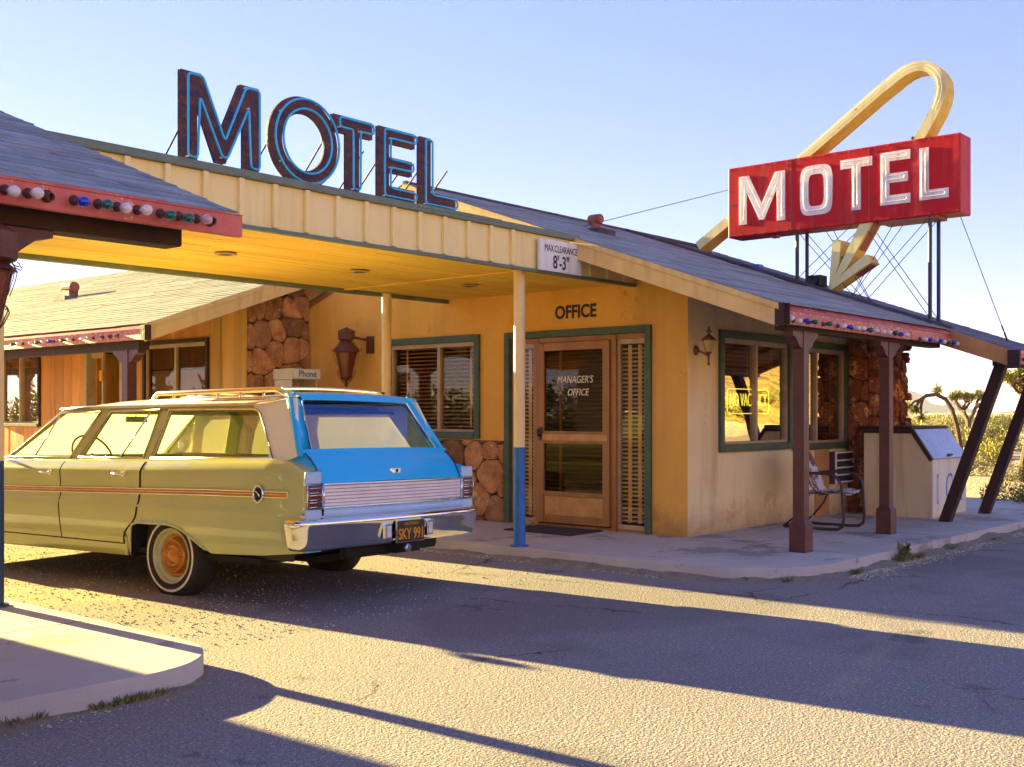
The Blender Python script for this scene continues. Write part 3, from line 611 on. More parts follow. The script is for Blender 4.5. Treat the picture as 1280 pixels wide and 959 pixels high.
    for q in (6.72, 7.3): s.box(X + .108, X + .112, q - .018, q + .018, .2, 2.0, 1)
    B(s, 'blind', ['blinddark', 'blind'], rt)
    l = MB(); text_mb(l, 'OFFICE', (X - .002, 7.02, 2.275), (0, -1, 0), (0, 0, 1), .185, .0015, off=.006, sx=.9); B(l, 'lettering', 'black')
    # little outlet low on the wall
    s = MB(); s.box(12.0, 12.36, 5.665, 5.68, .10, .86); B(s, 'wall_patch', 'timber_tan')
    return rt
def bulb(parent, org, p, d, c):
    m = MB(); p = V(p); d = V(d).normalized(); k = {'w': 'bulbwhite', 'b': 'bulbblue', 'g': 'bulbgreen', 'c': 'bulbclear', 'e': None}[c]
    dd = (d + V((random.uniform(-.06, .06), random.uniform(-.06, .06), random.uniform(-.1, .02)))).normalized()
    m.lathe([(.022, -.01), (.026, .004), (.02, .012), (.017, .03), (.014, .032), (.013, .01)] if c == 'e' else [(.018, -.01), (.021, .004), (.015, .012), (.012, .03), (.0, .03)], p, dd, 12, 0)
    if k: m.lathe([(.010, .028), (.012, .034), (.0175, .048), (.0215, .062), (.022, .072), (.018, .083), (.010, .090), (0, .092)], p, dd, 14, 1)
    o = m.build('light_bulb' if k else 'bulb_socket', ['socket', k or 'socket'], parent, org, smooth=True)
    return o
def window(rt, O, axis, c, u0, u1, z0, z1, split=.5, blinds='full', trim='green', fr='frame_tan', curtain=None, tw=.075, pane='glass'):
    def bx(mb, a, b, w0, w1, za, zb, m=0):     # w>0 is outward
        if axis == 'X': mb.box(c - w0, c - w1, a, b, za, zb, m)
        else: mb.box(a, b, c - w0, c - w1, za, zb, m)
    f = MB(); t = tw
    bx(f, u0, u0 + t, -.12, .035, z0, z1); bx(f, u1 - t, u1, -.12, .035, z0, z1); bx(f, u0 + t, u1 - t, -.12, .035, z1 - t, z1); bx(f, u0 + t, u1 - t, -.12, .042, z0, z0 + t)
    F = f.build('window', trim, rt, O, bevel=.004)
    a, b, za, zb = u0 + t, u1 - t, z0 + t, z1 - t; s = MB(); k = .028
    bx(s, a, a + k, -.06, .0, za, zb); bx(s, b - k, b, -.06, .0, za, zb); bx(s, a + k, b - k, -.06, 0, zb - k - .02, zb); bx(s, a + k, b - k, -.06, 0, za, za + k)
    um = a + (b - a) * split; bx(s, um - .022, um + .022, -.058, .006, za + k, zb - k - .02)
    s.build('sash', fr, F, O, bevel=.003)
    g = MB(); bx(g, a + k, um - .022, -.034, -.03, za + k, zb - k - .02); bx(g, um + .022, b - k, -.034, -.03, za + k, zb - k - .02); g.build('pane', pane, F, O)
    if blinds:
        l = MB(); z = za + .05
        lo = zb - .35 if blinds == 'part' else za + .05
        z = lo
        while z < zb - .05: bx(l, a + .04, b - .04, -.115, -.135, z, z + .004); bx(l, a + .04, b - .04, -.11, -.112, z + .002, z + .016); z += .045
        for q in (.12, .5, .88): bx(l, a + (b - a) * q - .015, a + (b - a) * q + .015, -.105, -.108, lo, zb, 1)
        l.build('blind', ['blinddark', 'blind'], F, O)
    if curtain:
        l = MB(); n = 60
        def P(i, z, w): u = a + (b - a) * i / n; return (c + w, u, z) if axis == 'X' else (u, c + w, z)
        for (zz0, zz1, mi, wv) in curtain:
            vs = []; 
            for i in range(n + 1):
                w = .10 + wv * sin(i * .9) * .6 + wv * sin(i * .37 + 1) * .6
                vs += [P(i, zz0, w), P(i, zz1, w)]
            l.add(vs, [(2 * i, 2 * i + 2, 2 * i + 3, 2 * i + 1) for i in range(n)], mi)
        l.build('curtain', ['curtain', 'curtainwhite'], F, O, smooth=True)
    return F
M['timber_tan'] = pm('tan_weathered_timber', (.64, .32, .10), (.46, .20, .06), 4, .65, .3, 40, stretch=(.3, 1, 1))
M['shingle_far'] = pm('purple_grey_shingle', (.17, .15, .2), (.125, .11, .15), 3, .85, .7, 160, rnd=.25)
office()

def wing():
    O = (8.5, 11.75, .1); rt = thing('motel_wing', 'red-brown plank room wing with tan shingle roof behind the car', 'building', O)
    def B(mb, name, mats, parent=rt, **k): return mb.build(name, mats, parent, O, **k)
    zr = lambda x: 2.27 + .35 * (x - 6.75); w = MB(); y = 11.75; holes = [(12.36, 13.89, 1.0, 2.26), (14.41, 15.45, .0, 2.25), (16.8, 18.14, 1.07, 2.275), (19.9, 21.2, 1.0, 2.26)]
    rg = random.Random(2)
    while y < 22.6:
        y2 = y + rg.choice((.16, .2, .24, .27)); m = 1 if y < 12.2 else 0; r = rg.random(); k0 = len(w.r)
        wall_holes(w, 'X', 8.5 + rg.uniform(0, .008), 8.6, y + .004, y2 - .004, .0, zr(8.5) - .09, [(max(h[0], y), min(h[1], y2), h[2], h[3]) for h in holes if h[0] < y2 and h[1] > y] , m)
        for q in range(k0, len(w.r)): w.r[q] = r
        y = y2
    B(w, 'plank_wall', ['woodwall', 'woodlight'], bevel=0)
    w = MB(); w.box(8.61, 8.7, 11.91, 22, .0, .98); w.box(8.61, 8.66, 13.95, 14.35, 0, 2.6)
    w.box(8.6, 13, 22.8, 22.9, 0, 2.6); w.box(12.9, 13, 11.91, 22.8, 0, 2.6); w.box(8.71, 12.9, 11.91, 22.8, .0, .09); w.box(8.61, 12.9, 11.91, 22.8, 2.5, 2.55); w.box(10.2, 10.25, 11.91, 22.8, .1, 2.5)
    B(w, 'inner_wall', 'inside')
    s = MB(); voronoi_stones(s, 'Y', 11.3, -1, 8.3, 9.255, .1, 3.0, .25, .038, aspect=1.15, rough=.35, seed=21, gap=.985, smooth=1)
    s.prism([(8.3, 11.31, 0), (9.255, 11.31, 0), (9.255, 11.31, zr(9.255) - .11), (8.3, 11.31, zr(8.3) - .11)], (0, .43, 0), 1)
    s.v = [(x, y, min(z, zr(x) - .105)) for x, y, z in s.v]
    B(s, 'stone_wall', ['stone', 'mortar'])
    s = MB(); s.prism([(8.275, y, z) for y, z in [(11.285, .0), (11.52, .0), (11.52, zr(8.3) - .11), (11.285, zr(8.3) - .11)]], (.023, 0, 0)); s.prism([(8.28, y, z) for y, z in [(11.524, .0), (11.74, .0), (11.74, zr(8.3) - .11), (11.524, zr(8.3) - .11)]], (.018, 0, 0)); B(s, 'corner_board', 'woodlight')
    r = MB(); Y0, Y1 = 10.95, 24.5
    r.prism([(x, Y0 + .02, z) for x, z in [(6.75, zr(6.75) - .012), (11.8, zr(11.8) - .012), (16.85, zr(6.75) - .012), (16.85, zr(6.75) - .1), (11.8, zr(11.8) - .1), (6.75, zr(6.75) - .1)]], (0, Y1 - Y0, 0), 1)
    k = math.hypot(1, .35)
    shingles(r, (6.72, Y0 - .02, zr(6.72)), (0, 1, 0), (1, 0, .35), Y1 - Y0 + .02, 5.08 * k, 5)
    roof = B(r, 'roof', ['shingle_tan', 'under'])
    for i in range(18): r = MB(); yy = 11.4 + i * .7; r.prism([(x, yy, z) for x, z in [(6.85, zr(6.85) - .1), (8.48, zr(8.48) - .1), (8.48, zr(8.48) - .2), (6.85, zr(6.85) - .17)]], (0, .05, 0)); B(r, 'rafter', 'under', roof)
    v = MB(); c = (9.3, 17.4, zr(9.3)); v.box(c[0] - .08, c[0] + .08, c[1] - .11, c[1] + .11, c[2] - .03, c[2] + .16); v.lathe([(0, -.16), (.08, -.16), (.09, -.14), (.09, .14), (.08, .16), (0, .16)], (c[0], c[1], c[2] + .17), (0, 1, 0), 14)
    v.box(c[0] - .2, c[0] + .2, c[1] - .2, c[1] + .2, c[2] - .07, c[2] + .015, 1); B(v, 'roof_vent', ['ventred', 'shingle_tan'], roof)
    b = MB(); b.prism([(x, Y0 - .02, z) for x, z in [(6.71, zr(6.71) - .01), (11.8, zr(11.8) - .01), (11.8, zr(11.8) - .2), (6.71, zr(6.71) - .19)]], (0, .035, 0)); b.prism([(x, Y0 - .035, z) for x, z in [(6.69, zr(6.69) + .002), (11.8, zr(11.8) + .002), (11.8, zr(11.8) - .045), (6.69, zr(6.69) - .045)]], (0, .014, 0)); B(b, 'rake_board', 'rake')
    b = MB(); b.box(6.69, 6.725, Y0 + .02, Y1, 2.09, 2.205); b.prism([(6.68, Y0 + .02, 2.205), (6.73, Y0 + .02, 2.255), (6.75, Y0 + .02, 2.255), (6.75, Y0 + .02, 2.205)], (0, Y1 - Y0, 0), 1); b.box(6.67, 6.75, Y0 - .06, Y0 + .018, 2.08, 2.245, 2)
    f = B(b, 'fascia_board', ['redfascia', 'redmetal', 'brownbeam'])
    for x, y, cc in [(97, 135, 'g'), (135, 135, 'w'), (215, 130, 'w'), (257, 127, 'g'), (297, 125, 'w'), (340, 125, 'b'), (423, 113, 'g'), (470, 113, 'w'), (562, 107, 'w'), (605, 103, 'c'), (665, 98, 'e'), (715, 92, 'e'), (765, 88, 'e')]:
        p = onX(6.65, x / 5.33, 400 + y / 5.33); bulb(f, O, (6.69, p.y, 2.145), (-1, 0, 0), cc)
    b = MB(); b.box(6.85, 6.98, 11.3, 24.3, 2.0, 2.12); B(b, 'beam', 'brownbeam')
    for yy in (11.6, 16.1, 20.6):
        p = MB(); p.box(6.85, 6.97, yy - .06, yy + .06, .0, 2.0); po = B(p, 'porch_post', 'postbrown', bevel=.004)
        c = MB(); prof = [(-.26, 1.968), (-.26, 1.93), (-.2, 1.91), (-.14, 1.85), (-.06, 1.82), (.06, 1.82), (.14, 1.85), (.2, 1.91), (.26, 1.93), (.26, 1.968)]
        c.prism([(6.86, yy + u, z + .03) for u, z in prof], (.1, 0, 0)); B(c, 'corbel', 'postbrown', po)
    window(rt, O, 'X', 8.5, 12.36, 13.89, 1.0, 2.26, .5, None, 'brownbeam', 'frame_tan', [(1.88, 2.18, 0, .02), (1.02, 1.86, 1, .006)], .05, 'glassdoor')
    window(rt, O, 'X', 8.5, 16.8, 18.14, 1.07, 2.275, .5, None, 'brownbeam', 'frame_tan', [(1.1, 2.2, 0, .03)], .05)
    window(rt, O, 'X', 8.5, 19.9, 21.2, 1.0, 2.26, .5, None, 'brownbeam', 'frame_tan', [(1.1, 2.2, 0, .03)], .05)
    f = MB(); X = 8.5; q = .51
    f.box(X - .03, X + .12, 14.41, 14.48, .1, 2.25); f.box(X - .03, X + .12, 15.38, 15.45, .1, 2.25); f.box(X - .03, X + .12, 14.48, 15.38, 2.16, 2.25); fo = B(f, 'door_frame', 'frame_tan', bevel=.003)
    f = MB(); f.box(X + .12, X + .95, 15.34, 15.38, .1, 2.16); d = B(f, 'door', 'woodwall', fo)       # door swung open inwards
    f = MB(); f.box(X + .02, X + .06, 15.0, 15.04, .1, 2.16); f.box(X + .02, X + .06, 15.04, 15.33, 2.08, 2.16); f.box(X + .02, X + .06, 15.04, 15.33, .1, .2); f.box(X + .0, X + .02, 15.0, 15.08, 1.75, 1.9, 1); B(f, 'screen_door', ['frame_tan', 'amber'], fo)
    # spare rafter-end blocks and slab plinth are part of the walls
    return rt
wing()

def left_building():
    O = (2.81, 6.05, .1); rt = thing('left_building', 'near cream building at left edge under a blue shingle roof with red bulb eave', 'building', O)
    def B(mb, name, mats, parent=rt, **k): return mb.build(name, mats, parent, O, **k)
    zr = lambda y: 2.2 + .375 * (y - 4.23) if y < 8.5 else 2.2 + .375 * 4.27 - .375 * (y - 8.5)
    w = MB(); w.prism([(2.43, y, z) for y, z in [(6.05, 0), (12, 0), (12, zr(12) - .1), (8.5, zr(8.5) - .1), (6.05, zr(6.05) - .1)]], (.15, 0, 0)); w.box(-4.5, 2.428, 6.05, 6.2, 0, zr(6.05) - .1); w.box(-4.5, 2.428, 11.85, 12, 0, 2.3)
    B(w, 'wall', 'stucco_left')
    r = MB(); r.prism([(-4.8, y, z) for y, z in [(4.23, zr(4.23) - .012), (8.5, zr(8.5) - .012), (12.77, zr(12.77) - .012), (12.77, zr(12.77) - .1), (8.5, zr(8.5) - .1), (4.23, zr(4.23) - .1)]], (7.8, 0, 0), 1)
    k = math.hypot(1, .375); shingles(r, (-1.5, 4.2, zr(4.2)), (1, 0, 0), (0, 1, .375), 4.535, 4.3 * k, 8, tab=.28); shingles(r, (-4.8, 12.8, zr(12.8)), (1, 0, 0), (0, -1, .375), 7.83, 4.3 * k, 9); shingles(r, (-4.8, 4.2, zr(4.2)), (1, 0, 0), (0, 1, .375), 3.29, 4.3 * k, 10)
    roof = B(r, 'roof', ['shingle_blue', 'under'])
    b = MB(); b.prism([(3.0, y, z) for y, z in [(4.2, zr(4.2) - .015), (8.5, zr(8.5) - .015), (8.5, zr(8.5) - .17), (4.2, zr(4.2) - .10)]], (.03, 0, 0)); B(b, 'rake_board', 'redmetal')
    b = MB(); b.box(-4.8, 3.03, 4.155, 4.19, 2.078, 2.176); b.prism([(-4.8, 4.15, 2.176), (-4.8, 4.19, 2.176), (-4.8, 4.19, 2.171), (-4.8, 4.15, 2.17)], (7.83, 0, 0)); b.box(-4.8, 2.96, 4.19, 4.24, 2.1, 2.192, 0)
    f = B(b, 'fascia_board', ['redmetal'], bevel=.002)
    for x, y, c in [(90, 480, 'w'), (205, 498, 'w'), (300, 505, 'e'), (435, 535, 'b'), (555, 553, 'g'), (650, 568, 'w'), (750, 583, 'w'), (865, 603, 'g'), (955, 617, 'g'), (1045, 635, 'c'), (1110, 636, 'e'), (-30, 468, 'w'), (-145, 452, 'b'), (-260, 436, 'w')]:
        p = onY(4.09, x / 4, 120 + y / 4); bulb(f, O, (p.x - .02, 4.155, 2.128), (.1, -1, -.12), c)
    b = MB(); b.box(-4.7, 2.84, 4.33, 4.46, 2.03, 2.16); B(b, 'beam', 'brownbeam', bevel=.01)
    for x in (1.92, -2.0):
        p = MB(); p.box(x - .055, x + .055, 4.34, 4.45, .1, 1.93); po = B(p, 'porch_post', 'postbrown', bevel=.004)
        c = MB(); prof = [(-.33, 2.028), (-.33, 2.0), (-.26, 1.985), (-.2, 1.94), (-.14, 1.89), (-.06, 1.87), (.06, 1.87), (.14, 1.89), (.2, 1.94), (.26, 1.985), (.33, 2.0), (.33, 2.028)]
        c.prism([(x + u, 4.345, z) for u, z in prof], (0, .1, 0)); B(c, 'corbel', 'postbrown', po)
    return rt
left_building()

def canopy():
    O = (7.68, 6.45, .1); rt = thing('drive_through_canopy', 'flat cream-panelled canopy with yellow plank ceiling joining the two roofs', 'canopy', O)
    def B(mb, name, mats, parent=rt, **k): return mb.build(name, mats, parent, O, **k)
    x0, x1, ya, yb = 2.59, 9.255, 6.28, 8.85
    f = MB()
    f.box(x0, 8.2, ya, ya + .03, 2.565, 2.872); f.box(8.2, x1, ya, ya + .03, 2.565, 2.72)
    i = -5
    while True:
        x = 4.277 + i * .281
        if x > 9.2: break
        if x > x0 and not (7.6 < x < 8.2): f.box(x - .02, x + .02, ya - .030, ya - .001, 2.568, 2.87 if x < 8.2 else 2.715)
        i += 1
    B(f, 'fascia', 'fascia', bevel=.003)
    f = MB(); f.box(x0, 8.3, ya - .04, ya + .05, 2.873, 2.925); f.box(x0, x1, ya - .022, ya + .03, 2.535, 2.562); f.box(x0, x1, yb - .03, yb + .03, 2.53, 2.6); f.box(6.2, 7.2, ya - .044, ya + .04, 2.90, 2.93)
    B(f, 'metal_trim', 'greencap', bevel=.003)
    f = MB(); y = ya + .035; rg = random.Random(5)
    while y < yb - .04:
        y2 = min(y + .088, yb - .032); xs = [x0, x0 + rg.uniform(1, 3), x0 + rg.uniform(3.5, 6), x1]
        for a, b in zip(xs, xs[1:]): zz = 2.57 + rg.uniform(0, .003); f.box(a + .001, b - .001, y + .002, y2 - .002, zz, 2.60, 0)
        y = y2
    f.box(7.68, 7.76, ya + .03, yb - .04, 2.556, 2.569, 0)
    B(f, 'ceiling', 'soffit')
    f = MB(); f.box(x0, x1, ya + .032, yb, 2.601, 2.86); B(f, 'deck', 'ridge')
    for px, py in ((282, 316), (449, 338), (587, 356)):
        d = FPX * (EYE - 2.57) / (py - HZ); p = at(px, d, 2.57)
        l = MB(); l.lathe([(.055, -.01), (.085, -.012), (.09, -.004), (.085, .001)], (p.x, p.y, 2.563), n=20); l.lathe([(.0, -.0085), (.06, -.0085)], (p.x, p.y, 2.563), n=20, m=1); B(l, 'recessed_light', ['frame_tan', 'joint'], smooth=False)
    for (x, y, zs) in ((7.68, 6.45, .985), (8.27, 8.80, 1.0), (3.19, 6.88, 1.0)):
        p = MB(); r = .052; zb = .1 if x > 5 else .11; n = 'canopy_post'
        p.tube([(x, y, zb), (x, y, zs)], r + .001, 24, 1); p.tube([(x, y, zs), (x, y, 2.562)], r, 24, 0); p.tube([(x, y, zb), (x, y, zb + .012)], r + .03, 20, 1)
        B(p, n, ['postcream', 'postblue' if x > 5 else 'postnavy'], smooth=False)
    return rt
canopy()
for o in bpy.data.objects:
    if o.name.startswith('canopy_post'): smooth_by_angle(o)
m = MB(); m.box(7.69, 8.30, 6.222, 6.250, 2.555, 2.835); 
o = m.build('clearance_sign', 'white', None, (7.99, 6.24, 2.55), bevel=.003); tag(o, 'white board on the canopy corner lettered MAX. CLEARANCE 8\'-3"', 'sign')
m = MB(); text_mb(m, 'MAX.CLEARANCE', (7.995, 6.2205, 2.73), (1, 0, 0), (0, 0, 1), .088, .001, sx=.68, off=.0); text_mb(m, '8\'-3"', (7.995, 6.2205, 2.585), (1, 0, 0), (0, 0, 1), .165, .001, sx=.78, off=.002)
m.build('lettering', 'black', o, (7.99, 6.24, 2.55))
# ================================================================== STATION WAGON
def lerp(tab, x):
    if x <= tab[0][0]: return tab[0][1]
    for (a, ya), (b, yb) in zip(tab, tab[1:]):
        if x <= b: return ya + (yb - ya) * (x - a) / (b - a) if b > a else yb
    return tab[-1][1]
RW, FW = -.03, 2.94
WT = [(-1.40, .935), (-1.2, .95), (-.6, .965), (0, .972), (2.5, .972), (3.4, .955), (3.7, .93), (3.86, .89)]
BELT = [(-1.40, .912), (-1.30, .925), (-1.15, .965), (-1.0, .985), (-.4, .975), (.18, .96), (1.75, .935), (2.2, .93), (3.0, .905), (3.7, .87), (3.86, .845)]
INS = [(.20, .10), (.25, .06), (.30, .036), (.36, .02), (.48, .005), (.58, .0), (.625, .0), (.65, .016), (.70, .024), (.80, .024), (.86, .020), (.885, .024), (.92, .046), (.945, .075), (.96, .11), (.97, .15)]
def arch(t0, zt):     # (t, z) opening outline around an axle at t0
    return [(t0 - .47, .325), (t0 - .40, .355), (t0 - .20, .462), (t0 - .12, .487), (t0 - .03, zt), (t0 + .30, zt - .004), (t0 + .38, .478), (t0 + .43, .44), (t0 + .452, .38), (t0 + .456, .25)]
BOT = [(-1.40, .385), (-1.0, .345)] + arch(RW, .503) + [(.4, .243), (2.3, .232)] + [(FW - .48, .232), (FW - .455, .25), (FW - .45, .38), (FW - .42, .44), (FW - .36, .485), (FW - .25, .503), (FW + .25, .503), (FW + .36, .485), (FW + .42, .44), (FW + .46, .34), (FW + .5, .30), (3.86, .36)]
BOT = sorted(BOT)
def zrow(zn, t): return zn + (lerp(BELT, t) - .965) * max(0, (zn - .6) / .365)
def side(t, zn, off=0):
    z = zrow(zn, t); b = lerp(BOT, t)
    if z < b: z = b
    return V((-(lerp(WT, t) - lerp(INS, zn if z > b else max(zn, b)) + off), t, z))
def tm(t): return 1.065 * t if t > -.93 else -.99 + (t + .93) * (.21 / .27) if t > -1.2 else t
def S(t, z, off=0):   # greenhouse side plane
    return V((-(.825 - (z - .96) / .37 * .125 + off), tm(t), z))
def gatez(t): return lerp([(-1.38, .83), (-1.36, .87), (-1.33, .93), (-1.28, .985), (-1.215, 1.03)], t)
def RP(x, z, off=0): return V((x, -1.215 + (z - 1.03) * .62 + .02 * (1 - (x / .7) ** 2) * -1 - off, z))
YAW = 5.5
BY = -1.43
def wagon():
    rt = thing('station_wagon', 'pale green vintage station wagon with skylight blue painted onto its shaded tailgate parked under the canopy', 'car', (5.355, 7.13, -.014), R(3.5))
    rt.rotation_euler = (R(-.35), R(1.0), R(YAW)); rt.scale = (.95, 1, 1)
    def B(mb, name, mats, parent=rt, **k): return mb.build(name, mats, parent, (0, 0, 0), **k)
    rows = [.20, .25, .30, .34, .38, .42, .46, .50, .54, .58, .61, .625, .645, .67, .72, .78, .84, .88, .91, .93, .945, .96, .97]
    ts = sorted(set([-1.39 + i * .05 for i in range(106)] + [x for c in (RW, FW) for x in [c - .47 + i * .03 for i in range(32)]] + [a for a, b in BOT] + [.3, .345, .3459, .346, .35]))
    ts = [t for t in ts if -1.391 <= t <= 3.861]
    b = MB(); b.grid(lambda t, z: side(t, z), ts, rows, 0)
    # inner drop next to the tailgate and the fender end
    b.grid(lambda t, k: (-(lerp(WT, t) - .15), t, zrow(.97, t)) if k == 0 else (-(.775), t, min(gatez(t), zrow(.97, t) + .03 + max(0, t + 1.3) * .5) - .004), [-1.39, -1.38, -1.36, -1.33, -1.28, -1.22, -1.12, -1.0, -.9], [0, 1], 1)
    b.grid(lambda z, k: side(-1.39, z) if k == 0 else V((-.775, -1.385, side(-1.39, z).z)), rows[4:], [0, 1], 1, flip=True)
    # arch inner returns
    for c in (RW, FW):
        tt = [t for t in ts if c - .50 < t < c + .47]
        b.grid(lambda t, k: (side(t, .2)[0] + (0, .22)[k], t, lerp(BOT, t)), tt, [0, 1], 2)
    b.mirror()
    hw = lambda t: lerp(WT, t) - .15
    b.grid(lambda t, u: (u * hw(t), t, zrow(.97, t) + .025 * (1 - u * u) * min(1, (t - 1.98) * 4) * (1 - max(0, t - 3.6) * 3)), [2.0, 2.1, 2.3, 2.6, 3, 3.4, 3.7, 3.86], [i / 8 - 1 for i in range(17)], 0)   # hood
    b.grid(lambda z, u: (u * (lerp(WT, 3.86) - lerp(INS, z)), 3.86 + .03 * (1 - u * u), zrow(z, 3.86)), rows[4:], [i / 8 - 1 for i in range(17)], 0)
    b.box(-.86, .86, -.9, 3.75, .27, .31, 2); b.box(-.7, .7, -1.25, -.9, .37, .41, 2)       # floor
    b.grid(lambda z, u: (u * .93, -1.37, z), [.40, .45, .60], [-1, 0, 1], 2)
    body = B(b, 'body', ['carbody', 'carskylit', 'darkgap'], weld=True); smooth_by_angle(body, 38)
    # wheel arch lips
    for sgn in (-1, 1):
        for c in (RW, FW):
            l = MB(); pts = []
            for t in [c - .42 + i * .87 / 40 for i in range(41)]:
                p = side(t, .2); pts.append((p.x * -sgn * -1 if False else sgn * abs(p.x) , t, lerp(BOT, t) + .004))
            l.tube(pts, .011, 8); B(l, 'wheel_arch_lip', 'carbody', body, smooth=True)
    # roof
    ze = [(-1.0, 1.392), (-.9, 1.372), (-.75, 1.352), (-.5, 1.345), (1.22, 1.338), (1.44, 1.325), (1.56, 1.312)]; cr = [(-1.0, .038), (-.85, .062), (-.5, .085), (.8, .088), (1.38, .062), (1.56, .04)]
    wr = [(-1.0, .672), (-.8, .70), (1.25, .705), (1.56, .66)]
    r = MB(); us = [-1, -.985, -.95, -.88, -.78, -.6, -.3, 0, .3, .6, .78, .88, .95, .985, 1]
    tr = [-1.0, -.96, -.9, -.82, -.7, -.5, 0, .5, .9, 1.15, 1.3, 1.42, 1.5, 1.56]
    r.grid(lambda t, u: (u * (lerp(wr, t) + .012), t, lerp(ze, t) + lerp(cr, t) * (1 - abs(u) ** 3.2)), tr, us, 0)
    ro = B(r, 'roof', 'carroof'); smooth_by_angle(ro, 50)
    w3 = [(.278, .965), (-.915, .985), (-.70, 1.285), (-.685, 1.30), (-.66, 1.312), (-.62, 1.318), (.221, 1.322)]
    w2 = [(1.097, .955), (.363, .962), (.32, 1.322), (.88, 1.313)]; w1 = [(2.0, .945), (1.21, .955), (1.0, 1.313), (1.47, 1.302)]
    for sg in (1, -1):
        def PS(poly, off=0): return [V((p.x * sg, p.y, p.z)) for p in (S(t, z, off) for t, z in poly)]
        ex = V((.028 * sg, 0, 0))
        p = MB()
        for poly, m in (([(1.225, .94), (1.085, .94), (.872, 1.325), (1.008, 1.325)], 0), ([(.372, .94), (.27, .94), (.213, 1.33), (.328, 1.33)], 0), ([(2.06, .93), (2.0, .935), (1.455, 1.305), (1.47, 1.33), (1.50, 1.32)], 0),
                     ([(1.49, 1.298), (1.47, 1.345), (-.60, 1.352), (-.64, 1.314)], 0), ([(-.905, .95), (-1.0, .95)] + [(-1.195, 1.0), (-.995, 1.395), (-.80, 1.375), (-.60, 1.352), (-.64, 1.31), (-.69, 1.295)], 1)):
            p.prism(PS(poly), ex, m)
        po = B(p, 'side_pillars', ['carbody', 'carroof'], bevel=.004)
        for poly, nm in ((w1, 'front_door_window'), (w2, 'rear_door_window'), (w3, 'cargo_window')):
            g = MB(); q = PS(poly, -.010); g.add(q, [tuple(range(len(q)))]); go = B(g, 'side_window', 'carglass' if sg == 1 else 'dustyglass')
            c = MB(); c.tube(PS(poly, .006), .010, 6, closed=True); B(c, 'chrome_frame', 'chromedull', go, smooth=True)
            if poly is not w3:
                c = MB(); a, b_ = ((1.67, .95), (1.485, 1.305)) if poly is w1 else ((.624, .965), (.42, 1.318)); c.tube(PS([a, b_], .0), .008, 6); B(c, 'divider', 'chrome', go, smooth=True)
        g = MB(); g.tube(PS([(1.50, 1.335), (1.2, 1.35), (-.55, 1.357), (-.8, 1.382), (-.97, 1.405)], .008), .009, 6); B(g, 'roof_gutter', 'chromedull', smooth=True)
        # door skins, a few mm proud of the body
        cutR = lambda z: lerp([(.34, .443), (.37, .443), (.42, .43), (.46, .385), (.50, .33), (.54, .29), (.60, .275), (.95, .262)], z)
        cutM = lambda z: lerp([(.34, 1.21), (.95, 1.25)], z); cutF = lambda z: 2.27
        zz = [.345 + i * .0265 for i in range(23)] + [.945]
        def skin(a, b_, name):
            d = MB(); n = 16
            def fn(z, k): t = (a(z) + .007) * (1 - k) + (b_(z) - .007) * k; p_ = side(t, z, .005); return V((p_.x * sg, p_.y, p_.z))
            d.grid(fn, zz, [i / n for i in range(n + 1)], 0)
            # thin turned edges
            for kk in (0, 1): d.grid(lambda z, k: fn(z, kk) - V((-.006 * sg * k * -1 * -1 if False else (-sg * -1) * .006 * k, 0, 0)) if False else V((fn(z, kk).x + sg * .006 * k, fn(z, kk).y, fn(z, kk).z)), zz, [0, 1], 1)
            o = B(d, name, ['carbody', 'darkgap']); smooth_by_angle(o, 50); return o
        dr = skin(cutR, cutM, 'rear_door'); df = skin(cutM, cutF, 'front_door')
        for cut in (cutR, cutM, cutF):
            d = MB(); d.grid(lambda z, k: V((side(cut(z) + (k - .5) * .020, z, .0015).x * sg, cut(z) + (k - .5) * .020, side(cut(z), z, 0).z)), zz, [0, 1], 0); B(d, 'door_gap', 'darkgap', body)
        d = MB(); d.grid(lambda t, k: V((side(t, .335 + k * .012, .0015).x * sg, t, .335 + k * .012)), [.44 + i * .1 for i in range(19)], [0, 1]); B(d, 'door_gap', 'darkgap', body)
        for t, z, par in ((1.42, .835, df), (.50, .845, dr)):
            h = MB(); x = side(t, z, .005).x
            h.tube([(x * sg, t - .07, z), (( x - .028) * sg, t - .062, z + .002), ((x - .03) * sg, t + .05, z + .004), (x * sg, t + .07, z + .002)], [.011, .011, .009, .007], 8); h.lathe([(0, .03), (.015, .03), (.017, .024), (.017, 0)], (x * sg, t - .068, z), (-sg, 0, 0), 12)
            B(h, 'handle', 'chrome', par, smooth=True)
        st = lambda t: lerp([(-1.23, .752), (-.5, .745), (.28, .730), (1.95, .697), (3.4, .67)], t)
        d = MB(); zof = {}
        def strip(t, z0, off):
            zn = st(t) + z0; return V(((-(lerp(WT, t) - .023 + off)) * sg, t, zn))
        tt = [-1.225 + i * .07 for i in range(67)]
        d.grid(lambda t, k: strip(t, (-.017, .017)[k], .008), tt, [0, 1], 0); 
        for zo in (-.019, .019, 0): d.tube([strip(t, zo, .009) for t in tt], .0045 if zo else .002, 6, 1)
        d.box(*sorted((strip(-1.225, 0, -.004).x, strip(-1.225, 0, .011).x)), -1.232, -1.222, .732, .772, 1)
        B(d, 'side_stripe', ['copper', 'chrome'])
        d = MB(); c0 = strip(-.964, 0, .012); d.tube([c0 + V((0, .044 * cos(a), .056 * sin(a))) for a in [2 * pi * i / 24 for i in range(24)]], .008, 8, 0, closed=True); d.lathe([(0, .004), (.038, .002), (.038, -.01)], c0, (-sg, 0, 0), 20, 1); d.tube([c0 + V((-.006 * sg, -.02, -.015)), c0 + V((-.01 * sg, 0, .012)), c0 + V((-.006 * sg, .022, .018))], .005, 6, 0); B(d, 'fender_badge', ['chrome', 'darkgap'], smooth=True)
